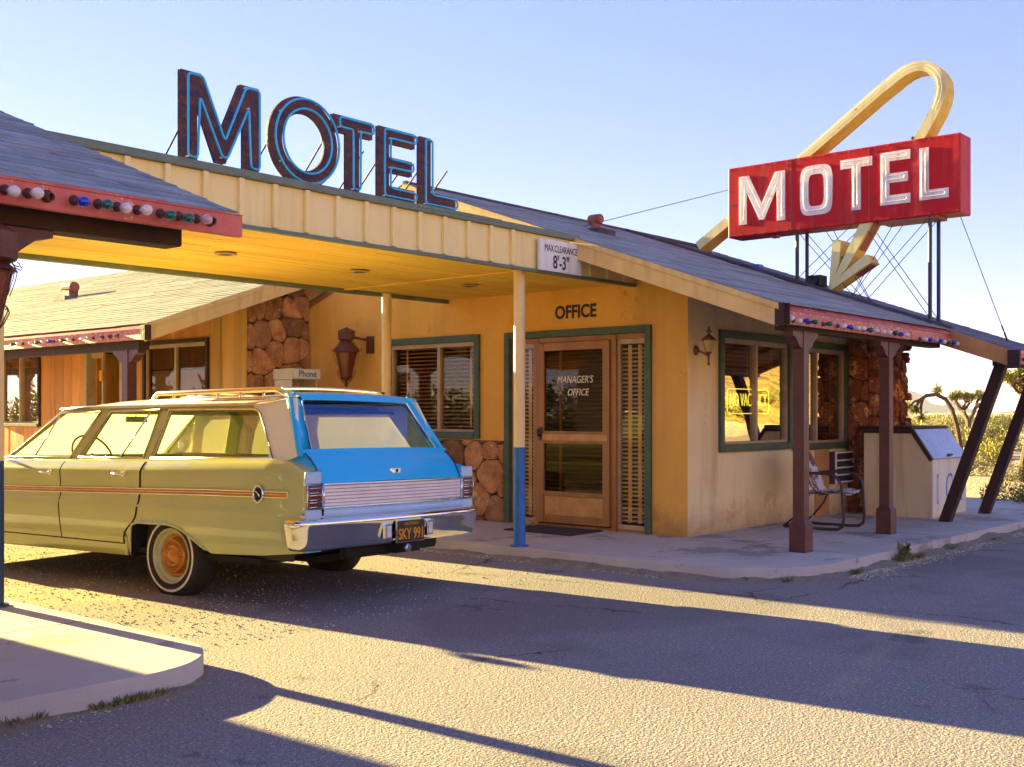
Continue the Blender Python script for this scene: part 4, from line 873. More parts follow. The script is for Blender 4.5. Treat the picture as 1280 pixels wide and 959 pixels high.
        # mirror
        d = MB(); x = side(2.1, .93).x; d.tube([(x * sg * .97, 2.1, .93), (x * sg * 1.06, 2.08, .985)], .012, 8); d.lathe([(0, -.045), (.035, -.04), (.058, -.012), (.06, .012), (.05, .016), (0, .016)], (x * sg * 1.09, 2.09, 1.03), (0, -1, .05), 16); B(d, 'side_mirror', 'chrome', smooth=True)
        # wheels
        for c in (RW, FW):
            zc = .275 if c == RW else .285; x0 = -.905 * sg; ax_ = (-sg, 0, 0)
            ty = MB(); prof = [(.17, -.19), (.26, -.195), (.29, -.18), (.303, -.15), (.306, -.10), (.303, -.045), (.292, -.012), (.27, .004), (.255, .008), (.2545, .009), (.237, .010), (.2365, .009), (.222, .006), (.205, .0), (.196, -.006)]
            ty.lathe(prof[:10], (x0, c, zc), ax_, 48, 0); ty.lathe(prof[9:11], (x0, c, zc), ax_, 48, 1); ty.lathe(prof[10:], (x0, c, zc), ax_, 48, 0)
            wh = B(ty, 'wheel', ['rubber', 'whitewall'], smooth=True)
            ri = MB(); ri.lathe([(.196, -.01), (.2, .001), (.192, .004), (.182, -.002), (.178, -.02), (.168, -.03), (.158, -.032), (.152, -.06), (.140, -.072), (.11, -.075)], (x0, c, zc), ax_, 40, 0); B(ri, 'rim', 'rimgreen', wh, smooth=True)
            hc = MB(); hc.lathe([(.152, -.058), (.140, -.070), (.13, -.068), (.124, -.035), (.118, -.018), (.112, -.016), (.105, -.020), (.070, -.014), (.064, -.018), (.058, -.01), (.04, -.004), (.02, .006), (0, .008)], (x0, c, zc), ax_, 40, 0)
            for k in range(30):
                a = 2 * pi * k / 30; hc.tube([V((x0 - sg * -.014, c + .108 * cos(a), zc + .108 * sin(a))), V((x0 - sg * -.012, c + .074 * cos(a), zc + .074 * sin(a)))], .003, 4)
            B(hc, 'hubcap', 'hubgold', wh, smooth=True)
    # ---- tail
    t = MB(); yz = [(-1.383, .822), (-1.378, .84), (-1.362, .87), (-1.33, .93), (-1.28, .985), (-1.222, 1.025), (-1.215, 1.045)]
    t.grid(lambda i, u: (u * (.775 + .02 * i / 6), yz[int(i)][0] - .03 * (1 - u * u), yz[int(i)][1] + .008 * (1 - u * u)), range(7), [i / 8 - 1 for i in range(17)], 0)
    gate = B(t, 'tailgate', 'carskylit', smooth=True)
    t = MB()
    for i in range(6):
        z0 = .676 + i * .0228; t.grid(lambda k, u: (u * .765, -1.398 - .03 * (1 - u * u) - (0, .004, .004, 0)[int(k)], z0 + (.0, .003, .018, .021)[int(k)]), range(4), [j / 8 - 1 for j in range(17)], 0)
    t.grid(lambda k, u: (u * .77, -1.396 - .03 * (1 - u * u), (.67, .82)[k]), [0, 1], [j / 8 - 1 for j in range(17)], 1)
    B(t, 'trim_panel', ['silverpanel', 'darkgap'], gate)
    t = MB()
    for z in (.669, .820): t.tube([(u * .775, -1.404 - .03 * (1 - u * u), z) for u in [j / 8 - 1 for j in range(17)]], .008, 8)
    for u in (-1, 1): t.tube([(u * .775, -1.404, .669), (u * .775, -1.404, .82)], .008, 8)
    B(t, 'chrome_moulding', 'chrome', gate, smooth=True)
    t = MB(); t.grid(lambda k, u: (u * (.77, .775, .78, .78)[k], (-1.385, -1.41, -1.41, -1.385)[k] - .03 * (1 - u * u), (.661, .655, .615, .60)[k]), range(4), [j / 8 - 1 for j in range(17)], 0)
    t.mirror() if False else None
    B(t, 'lower_panel', 'carskylit_pale', gate, smooth=True)
    t = MB(); t.box(-.045, .045, -1.395, -1.35, .875, .905, 0); t.box(-.06, .06, -1.385, -1.34, .868, .912, 0); t.lathe([(0, .05), (.010, .05), (.012, .045), (.012, .03)], (.0, -1.352, .892), (0, -1, 0), 12, 1); B(t, 'tailgate_handle', ['chrome', 'darkgap'], gate, bevel=.006)
    for (x0, z0, x1, z1) in ((.79, .83, .80, .98),):
        for sg in (-1, 1):
            d = MB(); d.tube([(sg * .778, yz[i][0] - .003, yz[i][1] + .003) for i in range(6)], .004, 6); B(d, 'gate_gap', 'darkgap', gate)
    # surround of the rear glass, blue of the skylight put into its colour
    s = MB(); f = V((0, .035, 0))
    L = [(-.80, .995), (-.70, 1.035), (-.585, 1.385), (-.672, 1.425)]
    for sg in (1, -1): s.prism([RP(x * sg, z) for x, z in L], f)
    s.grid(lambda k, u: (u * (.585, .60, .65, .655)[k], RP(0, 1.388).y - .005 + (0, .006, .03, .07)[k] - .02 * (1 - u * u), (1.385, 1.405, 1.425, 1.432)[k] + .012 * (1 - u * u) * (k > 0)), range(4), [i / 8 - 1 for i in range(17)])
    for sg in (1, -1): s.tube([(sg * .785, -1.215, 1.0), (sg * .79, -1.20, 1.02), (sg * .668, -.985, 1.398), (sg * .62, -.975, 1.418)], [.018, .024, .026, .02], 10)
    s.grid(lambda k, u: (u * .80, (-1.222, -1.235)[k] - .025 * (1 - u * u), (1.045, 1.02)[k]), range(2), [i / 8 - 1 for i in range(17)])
    B(s, 'tail_surround', 'carskylit', smooth=True)
    g = MB(); g.grid(lambda z, u: RP(u * (.70 - (z - 1.035) / .35 * .115), z, -.012), [1.035, 1.15, 1.27, 1.385], [i / 6 - 1 for i in range(13)]); go = B(g, 'rear_window', 'rearglass', smooth=True)
    g = MB(); g.tube([RP(x, z, .004) for x, z in [(-.695, 1.04), (0, 1.038), (.695, 1.04), (.585, 1.37), (.56, 1.385), (0, 1.392), (-.56, 1.385), (-.585, 1.37)]], .009, 6, closed=True); B(g, 'chrome_frame', 'chrome', go, smooth=True)
    for sg in (-1, 1):
        l = MB(); l.box(sg * .79, sg * .925, -1.405, -1.385, .668, .815, 0); lo_ = B(l, 'tail_lamp', 'lens', bevel=.006)
        l = MB()
        for i in range(3):
            z0 = .676 + i * .046; l.tube([(sg * .80, -1.409, z0), (sg * .915, -1.409, z0), (sg * .915, -1.409, z0 + .03), (sg * .80, -1.409, z0 + .03)], .0035, 6, closed=True)
        l.tube([(sg * .789, -1.404, .665), (sg * .928, -1.404, .665), (sg * .928, -1.404, .818), (sg * .789, -1.404, .818)], .006, 6, closed=True); B(l, 'chrome_frame', 'chrome', lo_, smooth=True)
        l = MB(); l.box(sg * .785, sg * .93, -1.40, -1.38, .60, .66, 0); B(l, 'lamp_base', 'carskylit_pale', bevel=.008); l = MB(); l.box(sg * .785, sg * .93, -1.40, -1.37, .822, .905, 0); B(l, 'fender_cap', 'carskylit_pale', bevel=.012)
    # bumper
    def bump(name, yf, dr_, ch='chrome'):
        path = [(-.975, yf + .15 * dr_), (-.982, yf + .11 * dr_), (-.972, yf + .06 * dr_), (-.94, yf + .02 * dr_), (-.80, yf - .01 * dr_), (-.4, yf - .035 * dr_), (0, yf - .045 * dr_), (.4, yf - .035 * dr_), (.80, yf - .01 * dr_), (.94, yf + .02 * dr_), (.972, yf + .06 * dr_), (.982, yf + .11 * dr_), (.975, yf + .15 * dr_)]
        prof = [(-.05, .392), (-.015, .394), (.0, .405), (.012, .44), (.02, .50), (.034, .55), (.038, .575), (.03, .592), (.0, .604), (-.07, .612)]
        m_ = MB()
        def fn(i, k):
            p = path[i]; a, b_ = path[max(i - 1, 0)], path[min(i + 1, len(path) - 1)]; d_ = V((b_[0] - a[0], b_[1] - a[1])).normalized(); n = V((d_.y, -d_.x)) * dr_
            o_, z = prof[k]; return (p[0] + n.x * o_, p[1] + n.y * o_, z)
        m_.grid(fn, range(len(path)), range(len(prof))); 
        return B(m_, name, ch, smooth=True, sub=1)
    bu = bump('rear_bumper', BY, 1)
    for x in (-.235, .235):
        l = MB(); l.box(x - .035, x + .035, BY - .090, BY - .06, .43, .54, 0); l.box(x - .022, x + .022, BY - .096, BY - .088, .445, .525, 1); B(l, 'backup_lamp', ['chrome', 'lensclear'], bu, bevel=.006)
    pl = MB(); pl.box(-.155, .155, BY - .096, BY - .08, .40, .555, 1); pl.box(-.15, .15, BY - .1, BY - .095, .405, .550, 0); plo = B(pl, 'license_plate', ['plateblack', 'chrome'], bu, bevel=.003)
    l = MB(); text_mb(l, 'CALIFORNIA', (0, BY - .1015, .520), (1, 0, 0), (0, 0, 1), .030, .0006, sx=.95); text_mb(l, 'SKY 991', (0, BY - .1015, .425), (1, 0, 0), (0, 0, 1), .105, .0008, sx=.80, off=.0015); B(l, 'lettering', 'amber', plo)
    h = MB(); h.box(-.06, .14, -1.50, -1.34, .33, .39, 0); h.lathe([(0, .03), (.022, .03), (.03, .02), (.03, 0), (0, 0)], (-.02, -1.50, .36), (0, -1, 0), 14, 1); h.box(-.5, .5, -1.36, -1.30, .32, .38, 0); B(h, 'tow_hitch', ['darkgap', 'chrome'])
    h = MB(); h.tube([(.45, 0, .24), (.47, -1.0, .27), (.48, -1.2, .30)], .022, 8); h.tube([(-.8, RW, .275), (.8, RW, .275)], .045, 10); h.lathe([(0, -.12), (.1, -.1), (.13, 0), (.1, .1), (0, .12)], (0, RW, .275), (1, 0, 0), 14); h.tube([(-.8, FW, .285), (.8, FW, .285)], .03, 8); h.box(-.4, .4, -1.0, -.6, .25, .3); B(h, 'underbody', 'darkgap')
    bump('front_bumper', 3.93, -1)
    l = MB(); 
    for i in range(7): l.box(-.55, .55, 3.885, 3.90, .60 + i * .03, .615 + i * .03)
    B(l, 'grille', 'chrome')
    for sg in (-1, 1):
        l = MB(); l.lathe([(.1, 0), (.095, .02), (.08, .03), (0, .045)], (sg * .70, 3.87, .70), (0, 1, 0), 20); B(l, 'headlight', 'lensclear', smooth=True)
    # windscreen
    g = MB(); g.grid(lambda z, u: (u * (.78 - (z - .95) / .37 * .12), 2.14 + .22 * (1 - u * u) - (z - .95) / .365 * (.60 + .14 * (1 - u * u)), z), [.95, 1.07, 1.2, 1.315], [i / 6 - 1 for i in range(13)]); B(g, 'windscreen', 'blockscreen', smooth=True)
    # roof rack
    for sg in (-1, 1):
        r = MB(); x = sg * .56; zb = lambda q: lerp(ze, q) + lerp(cr, q) * (1 - .8 ** 3.2)
        r.tube([(x, .62, zb(.62) + .008), (x, .56, zb(.56) + .062), (x, -.74, zb(-.74) + .072), (x, -.86, zb(-.86) + .008)], [.016, .018, .018, .016], 8, 0)
        r.tube([(x, .64, zb(.6) + .006), (x, -.2, zb(-.2) + .008), (x, -.88, zb(-.88) + .006)], .012, 8, 1)
        for q in (.38, .12, -.12, -.36, -.6): r.tube([(x, q, zb(q)), (x, q - .02, zb(q) + .066)], .010, 6, 1)
        r.tube([(x + sg * .0, .3, zb(0) + .03), (x, -.5, zb(-.5) + .035)], .005, 6, 2)
        B(r, 'roof_rail', ['chrome_warm', 'chromedull', 'chrome'], smooth=True)
    for q in (-.80, .56):
        r = MB(); r.tube([(-.56 + 1.12 * i / 12, q, zb(q) + .072 + .012 * sin(pi * i / 12)) for i in range(13)], .010, 8); B(r, 'roof_crossbar', 'chrome', smooth=True)
    # interior
    s = MB(); s.box(-.75, .75, .98, 1.12, .35, .93); s.box(-.75, .75, 1.12, 1.6, .3, .58); s.box(-.75, .75, .02, .16, .35, .90); s.box(-.75, .75, .16, .66, .3, .56); B(s, 'bench_seats', 'seat', bevel=.04, bseg=3)
    s = MB(); s.box(-.66, .66, -.82, 1.46, 1.300, 1.318); B(s, 'headliner', 'interior')
    s = MB(); s.box(-.80, .80, 1.85, 2.1, .6, .955); s.box(-.80, -.775, -1.15, 2.0, .3, .965); s.box(.775, .80, -1.15, 2.0, .3, .965); s.box(-.78, .78, -1.18, -.1, .50, .52); B(s, 'cabin_trim', 'interior', bevel=.01)
    s = MB(); c = V((-.38, 1.62, .96)); n = V((0, -.85, .52)).normalized(); a = V((1, 0, 0)); b_ = n.cross(a)
    s.tube([c + (a * cos(w) + b_ * sin(w)) * .19 for w in [2 * pi * i / 28 for i in range(28)]], .010, 8, closed=True); s.tube([c, c - n * .3], .02, 8); s.tube([c - a * .19, c, c + a * .19], .008, 6); B(s, 'steering_wheel', 'interior', smooth=True)
    s = MB(); s.box(-.11, .11, 1.52, 1.545, 1.235, 1.285); s.tube([(0, 1.54, 1.27), (.01, 1.55, 1.34)], .006, 6); B(s, 'mirror', 'mirrorgreen', bevel=.01)
    return rt
M['carskylit_pale'] = carpaint('skylight_tinted_lower_panel', (.42, .60, .80), (.36, .54, .76), .3, .5)  # paler skylight blue painted into the lower tail parts and caps
M['chrome_warm'] = pm('warm_chrome_rail', (.85, .70, .42), (.8, .62, .34), 5, .22, metal=.85)
wagon()

# ================================================================== SIGN LETTERS
def letter(ch, w, h, s):
    if ch == 'M': return [(0, 0), (0, h), (s * 1.25, h), (w / 2, h * .40), (w - s * 1.25, h), (w, h), (w, 0), (w - s, 0), (w - s, h * .66), (w / 2 + s * .30, h * .06), (w / 2 - s * .30, h * .06), (s, h * .66), (s, 0)]
    if ch == 'T': return [(w / 2 - s / 2, 0), (w / 2 - s / 2, h - s), (0, h - s), (0, h), (w, h), (w, h - s), (w / 2 + s / 2, h - s), (w / 2 + s / 2, 0)]
    if ch == 'E': m = h / 2; return [(0, 0), (0, h), (w, h), (w, h - s), (s, h - s), (s, m + s / 2), (w * .92, m + s / 2), (w * .92, m - s / 2), (s, m - s / 2), (s, s), (w, s), (w, 0)]
    if ch == 'L': return [(0, 0), (0, h), (s, h), (s, s), (w, s), (w, 0)]
def ring(w, h, s, n=56, p=2.0):
    o, i = [], []
    for k in range(n):
        a = 2 * pi * k / n; c_, s_ = cos(a), sin(a); e = 2 / p
        x, y = math.copysign(abs(c_) ** e, c_), math.copysign(abs(s_) ** e, s_)
        o.append((w / 2 + x * w / 2, h / 2 + y * h / 2)); i.append((w / 2 + x * (w / 2 - s), h / 2 + y * (h / 2 - s)))
    return o, i
def inset(poly, d):
    n = len(poly); ar = sum(poly[i][0] * poly[(i + 1) % n][1] - poly[(i + 1) % n][0] * poly[i][1] for i in range(n)); sg = 1 if ar > 0 else -1; out = []
    for i in range(n):
        a, b, c = V(poly[i - 1]), V(poly[i]), V(poly[(i + 1) % n]); d1 = (b - a).normalized(); d2 = (c - b).normalized()
        n1 = V((-d1.y, d1.x)) * sg; n2 = V((-d2.y, d2.x)) * sg; k = n1 + n2
        out.append(b + k * (d / max(.25, k.dot(n1))))
    return out
def roundpoly(poly, r, seg=4):
    n = len(poly); out = []
    for i in range(n):
        a, b, c = V(poly[i - 1]), V(poly[i]), V(poly[(i + 1) % n]); l = min(r, (b - a).length * .45, (c - b).length * .45)
        p, q = b + (a - b).normalized() * l, b + (c - b).normalized() * l
        for k in range(seg + 1): t = k / seg; out.append(p * (1 - t) ** 2 + b * 2 * t * (1 - t) + q * t * t)
    return out
def letter_parts(ch, w, h, s, P, thick, back, p=2.0, poly=None):
    """P(u, v, out) -> world point; returns the plate builder"""
    m = MB()
    if ch == 'O':
        o, i = ring(w, h, s, p=p); n = len(o)
        for k in range(n):
            k2 = (k + 1) % n; q = [P(*o[k], 0), P(*o[k2], 0), P(*i[k2], 0), P(*i[k], 0)]; q2 = [P(*o[k], thick), P(*o[k2], thick), P(*i[k2], thick), P(*i[k], thick)]
            m.add(q + q2, [(4, 5, 6, 7), (0, 3, 2, 1), (0, 1, 5, 4), (2, 3, 7, 6)], 0, .5)
    else:
        pl = poly or letter(ch, w, h, s); a = [P(u, v, 0) for u, v in pl]; b = [P(u, v, thick) for u, v in pl]; n = len(pl)
        m.add(a + b, [tuple(range(n)), tuple(range(n, 2 * n))[::-1]] + [(k, (k + 1) % n, n + (k + 1) % n, n + k) for k in range(n)], 0, .5)
    return m
roofL = [('M', 228.5, 326, 90, 195, 4.19), ('O', 338, 425, 0, 0, 0), ('T', 419, 468, 0, 0, 0), ('E', 475.5, 521, 0, 0, 0), ('L', 527, 572, 0, 0, 0)]
LBL = {'M': 'rusty blue M with cyan neon outline, first rooftop letter on the canopy', 'O': 'rusty oval O with two cyan neon rings standing on the canopy roof', 'T': 'rusty T with cyan neon outline between the O and E on the canopy', 'E': 'rusty E with cyan neon outline between the T and L on the canopy', 'L': 'rusty L with cyan neon outline, last rooftop letter nearest the ridge'}
for ch, pa, pb, *_ in roofL:
    Yp = 6.42; X0, X1 = onY(Yp, pa, 200).x, onY(Yp, pb, 200).x; w = X1 - X0; zb, h = 2.955, .60
    if ch == 'O': zb, h = 2.93, .66
    if ch in 'TEL': h = .57
    s = {'M': .125, 'O': .125, 'T': .125, 'E': .115, 'L': .13}[ch]
    if ch == 'T': w += .0
    rt = thing('rooftop_letter', LBL[ch], 'sign letter', (X0 + w / 2, Yp + .03, 2.93), 0, 'rooftop letters spelling MOTEL on the canopy')
    O = rt.location.copy(); P = lambda u, v, o_: V((X0 + u, Yp + .055 - o_, zb + v))
    letter_parts(ch, w, h, s, P, .028, 0).build('letter_plate', 'rustletter', rt, O, bevel=.004)
    tb = MB(); o_ = .028 + .05
    if ch == 'O':
        for d in (.028, .097):
            o1, _ = ring(w - 2 * d, h - 2 * d, .01); tb.tube([P(u + d, v + d, o_) for u, v in o1], .0085, 8, closed=True)
    else: tb.tube([P(p.x, p.y, o_) for p in roundpoly(inset(letter(ch, w, h, s), -.028 if False else .026), .03)], .0085, 8, closed=True)
    tb.build('neon_tube', 'neoncyan', rt, O, smooth=True)
    st = MB(); pl = inset(letter(ch, w, h, s), .026) if ch != 'O' else [V(q) for q in ring(w - .056, h - .056, .01, 10)[0]]
    for q in pl[::2]:
        q = V((q[0] + (.028 if ch == 'O' else 0), q[1] + (.028 if ch == 'O' else 0))); st.tube([P(q.x, q.y, .05), P(q.x, q.y, o_)], .006, 6)
    st.build('tube_standoffs', 'neonwhite', rt, O)
    for f in (.15, .85):
        b = MB(); x = X0 + w * f; b.tube([(x, Yp + .06, zb + h * .62), (x - .0, Yp + .55, 2.865)], .007, 6); b.build('brace', 'steel', rt, O)
    b = MB(); b.box(X0, X0 + w, Yp + .0, Yp + .05, 2.86, zb + .002); b.build('foot_rail', 'steel', rt, O)

# ================================================================== RED ROOF SIGN
def redsign():
    XS = 12.3; pt = lambda x, y: onX(XS, 850 + x / 2.663, 60 + y / 2.663)
    TL, TR, BR, BL = pt(157, 410), pt(930, 272), pt(937, 540), pt(163, 638)
    y0, y1 = (TR.y + BR.y) / 2, (TL.y + BL.y) / 2; zt, zb = (TL.z + TR.z) / 2, (BL.z + BR.z) / 2; th = .34
    zr = lambda y: 2.19 + .354 * (y - 4.25)
    O = V((XS + th / 2, (y0 + y1) / 2, zr((y0 + y1) / 2))); rt = thing('motel_sign', 'red box sign lettered MOTEL with pale yellow looping arrow on the roof', 'sign', O)
    def B(mb, name, mats, parent=rt, **k): return mb.build(name, mats, parent, O, **k)
    b = MB(); b.box(XS, XS + th, y0, y1, zb, zt); bx = B(b, 'sign_box', 'signred', bevel=.012)
    for q_ in (.36, .70): b = MB(); b.box(XS - .002, XS + .004, y0 + (y1 - y0) * q_, y0 + (y1 - y0) * q_ + .006, zb + .01, zt - .01); B(b, 'panel_seam', 'ventred', bx)
    b = MB(); b.box(XS + .02, XS + th - .02, y0 + .25, y0 + .9, zb - .03, zb); B(b, 'mounting_plate', 'ventred'); b = MB(); b.box(XS + .1, XS + .2, y1 - .6, y1 - .52, zb - .035, zb); B(b, 'mounting_plate', 'ventred')
    lets = [('M', 197, 350, 430, 588, 408, 575), ('O', 400, 508, 392, 560, 388, 552), ('T', 535, 640, 375, 542, 360, 537), ('E', 667, 767, 350, 528, 338, 512), ('L', 797, 895, 330, 508, 326, 497)]
    for ch, a, b_, t0, b0, t1, b1 in lets:
        pa, pb = pt(a, t0), pt(b_, t1); qa, qb = pt(a, b0), pt(b_, b1); w = pa.y - pb.y; zT, zB = (pa.z + pb.z) / 2, (qa.z + qb.z) / 2; h = zT - zB; s = .105
        P = lambda u, v, o_: V((XS - o_, pa.y - u, zB + v))
        lo_ = letter_parts(ch, w, h, s, P, .008, 0, p=4.5); o1 = B(lo_, 'letter', 'signwhite')
        t = MB()
        if ch == 'O':
            d = s / 2; oo, _ = ring(w - 2 * d, h - 2 * d, .01, p=4.5); t.tube([P(u + d, v + d, .030) for u, v in oo], .0045, 6, closed=True)
        else: t.tube([P(q.x, q.y, .030) for q in roundpoly(inset(letter(ch, w, h, s), .03), .02)], .0045, 6, closed=True)
        B(t, 'neon_tube', 'neonwhite', o1, smooth=True)
    h = MB()
    for q in ((357, 392), (715, 332), (180, 525), (652, 345), (583, 552), (640, 500), (775, 300)):
        p = pt(*q); h.lathe([(.0, .004), (.012, .006), (.018, .006), (.018, -.004)], (XS, p.y, p.z), (-1, 0, 0), 12)
    B(h, 'tube_ports', 'socket', bx); h = MB()
    for k_ in range(19):
        for zz in (zb + .022, zt - .022): h.lathe([(0, .004), (.006, .003), (.007, 0)], (XS, y0 + .03 + (y1 - y0 - .06) * k_ / 18, zz), (-1, 0, 0), 6)
    for zz in [zb + .12 + .1 * k_ for k_ in range(7)]: h.lathe([(0, .004), (.006, .003), (.007, 0)], (XS + .03, y0, zz), (0, -1, 0), 6); h.lathe([(0, .004), (.006, .003), (.007, 0)], (XS + th - .03, y0, zz), (0, -1, 0), 6)
    B(h, 'rivets', 'ventred', bx)
    # arrow: a box-section ribbon looping behind the sign face
    XA, dp = XS + .03, .27; pa = lambda x, y: onX(XA, 850 + x / 2.663, 60 + y / 2.663)
    cl = [(58, 660), (160, 575), (405, 366), (520, 266), (640, 160), (715, 98), (745, 76), (775, 62), (805, 58), (830, 64), (850, 80), (864, 104), (868, 135), (862, 168), (848, 205), (810, 275), (720, 415), (630, 562)]
    C = [pa(*q) for q in cl]; hw = .056; n = len(C); m = MB(); ring_ = []
    for i, p in enumerate(C):
        t = (C[min(i + 1, n - 1)] - C[max(i - 1, 0)]); t.x = 0; t.normalize(); nn = V((0, -t.z, t.y))
        w_ = hw
        ring_.append([p + nn * w_, p - nn * w_, p - nn * w_ + V((dp, 0, 0)), p + nn * w_ + V((dp, 0, 0))])
    vs = [q for r_ in ring_ for q in r_]
    for k, mi in ((0, 0), (1, 1), (2, 0), (3, 1)): m.add(vs, [(i * 4 + k, i * 4 + (k + 1) % 4, (i + 1) * 4 + (k + 1) % 4, (i + 1) * 4 + k) for i in range(n - 1)], mi, .5)
    m.add(vs[:4], [(0, 1, 2, 3)], 0); m.add(vs[-4:], [(3, 2, 1, 0)], 0)
    ar = B(m, 'arrow', ['arrow', 'arrowside'])
    hd = [(497, 812), (503, 642), (536, 640), (560, 652), (540, 722), (556, 735), (612, 690), (638, 688), (650, 712), (520, 800)]
    hd = [(497, 812), (505, 640), (560, 642), (543, 705), (600, 655), (672, 712)]
    pb = lambda x, y: onX(XA, 1000 + x / 7.99, 255 + y / 7.99)
    for k_, poly in enumerate(([(285, 876), (325, 358), (408, 362), (388, 600), (320, 800)], [(612, 165), (740, 148), (470, 640), (335, 792), (312, 798), (395, 620)], [(285, 880), (318, 802), (475, 655), (612, 540), (665, 505), (712, 582)])):
        m = MB(); q = [pb(*p) + V((-.004 * k_, 0, 0)) for p in poly]; nq = len(q); dx = V((dp - .01 * k_, 0, 0)); m.add(q, [tuple(range(nq))], 0); m.add(q + [p + dx for p in q], [tuple(range(nq, 2 * nq))] + [(i, (i + 1) % nq, nq + (i + 1) % nq, nq + i) for i in range(nq)], 1); B(m, ('arrow_barb', 'arrow_shaft', 'arrow_barb')[k_], ['arrow', 'arrowside'], ar)
    def side_inset(a, b_, t0, t1, lift=.004):
        A_, B_ = pb(*a), pb(*b_); d_ = (B_ - A_); nn_ = V((0, -d_.z, d_.y)).normalized(); nn_ = nn_ if nn_.y < 0 else -nn_
        m = MB(); q = [A_ + d_ * t0 + V((.045, 0, 0)), A_ + d_ * t1 + V((.045, 0, 0)), A_ + d_ * t1 + V((dp - .045, 0, 0)), A_ + d_ * t0 + V((dp - .045, 0, 0))]; m.prism([p + nn_ * -.002 for p in q], nn_ * lift); B(m, 'red_inset', 'arrowred', ar)
    side_inset((740, 148), (470, 640), .06, .62); side_inset((712, 582), (285, 880), .05, .42)
    m = MB()
    for off in (-.02, .02):
        pts = []
        for i, p in enumerate(C): t = (C[min(i + 1, n - 1)] - C[max(i - 1, 0)]); t.x = 0; t.normalize(); pts.append(p + V((-.02, -t.z * off, t.y * off)))
        m.tube(pts[1:15], .005, 6)
    B(m, 'neon_tube', 'neonwhite', ar, smooth=True)
    # legs and wires
    ys = [onX(XS + .05, 997, 350).y, onX(XS + .05, 1163, 400).y]
    for y in ys:
        for x in (XS + .04, XS + .30):
            m = MB(); m.tube([(x, y, zr(y) - .0), (x, y, zb)], .022, 10); m.lathe([(.05, .0), (.05, .03), (.02, .035)], (x, y, zr(y)), n=12); B(m, 'leg', 'steel', smooth=False)
    wl = []
    for y, e in ((ys[0], -.75), (ys[1], .85)):
        for x in (XS + .04, XS + .30):
            wl += [((x, y, zb), (x, y + e, zr(y + e))), ((x, y + e * .9, zb), (x, y, zr(y) + .05)), ((x, y + e * .45, zb), (x + (-.1 if x > 12.4 else .15), y + e * 1.15, zr(y + e * 1.15)))]
    wl += [((XS + .3, y0 + .1, zb), (13.75, 4.1, zr(4.1) + .0)), ((XS + .2, y1, zb + .65), (10.35, 7.75, zr(7.75)))]
    for a, b_ in wl: m = MB(); m.tube([a, b_], .0045, 5); B(m, 'guy_wire', 'steel')
    m = MB(); e = V((13.75, 4.1, zr(4.1))); d = (V((XS + .3, y0 + .1, zb)) - e).normalized(); m.tube([e, e + d * .12], .012, 6); m.tube([e + d * .14, e + d * .22], .010, 6); B(m, 'turnbuckle', 'steel')
    return rt
redsign()
def roofpt(px, py, lift=0):
    a, b = ray(px); k = (HZ - py) / FPX; d = (2.19 - .354 * 4.25 - EYE + lift) / (k - .354 * b); return V((a * d, b * d, EYE + k * d))
m = MB(); p = roofpt(1020, 361); m.box(p.x - .09, p.x + .09, p.y - .10, p.y + .08, p.z + .02, p.z + .15); m.box(p.x - .02, p.x + .02, p.y - .02, p.y + .02, p.z - .02, p.z + .03); m.lathe([(.06, 0), (.07, .03), (.0, .02)], (p.x - .09, p.y, p.z + .085), (-1, 0, 0), 14)
tag(m.build('floodlight', 'blackplastic', None, tuple(p), bevel=.01), 'small black floodlight box on the roof below the arrow head', 'floodlight')
m = MB(); pts = [roofpt(x, y, .015) for x, y in [(884, 308), (895, 321), (915, 329), (940, 336), (960, 342), (985, 351), (1008, 357)]]; m.tube(pts, .012, 6); tag(m.build('power_cable', 'blackplastic', None, tuple(pts[0]), smooth=True), 'black cable lying across the shingles towards the sign legs', 'cable')
m = MB(); p = roofpt(947, 338, .0); m.box(p.x - .06, p.x + .06, p.y - .05, p.y + .05, p.z - .0, p.z + .07); m.box(p.x - .03, p.x + .03, p.y - .08, p.y - .05, p.z - .02, p.z + .03); tag(m.build('junction_box', pm('blue_plastic', (.06, .10, .55), None, 5, .4), None, tuple(p), bevel=.01), 'small blue box on the roof shingles beside the black cable', 'junction box')

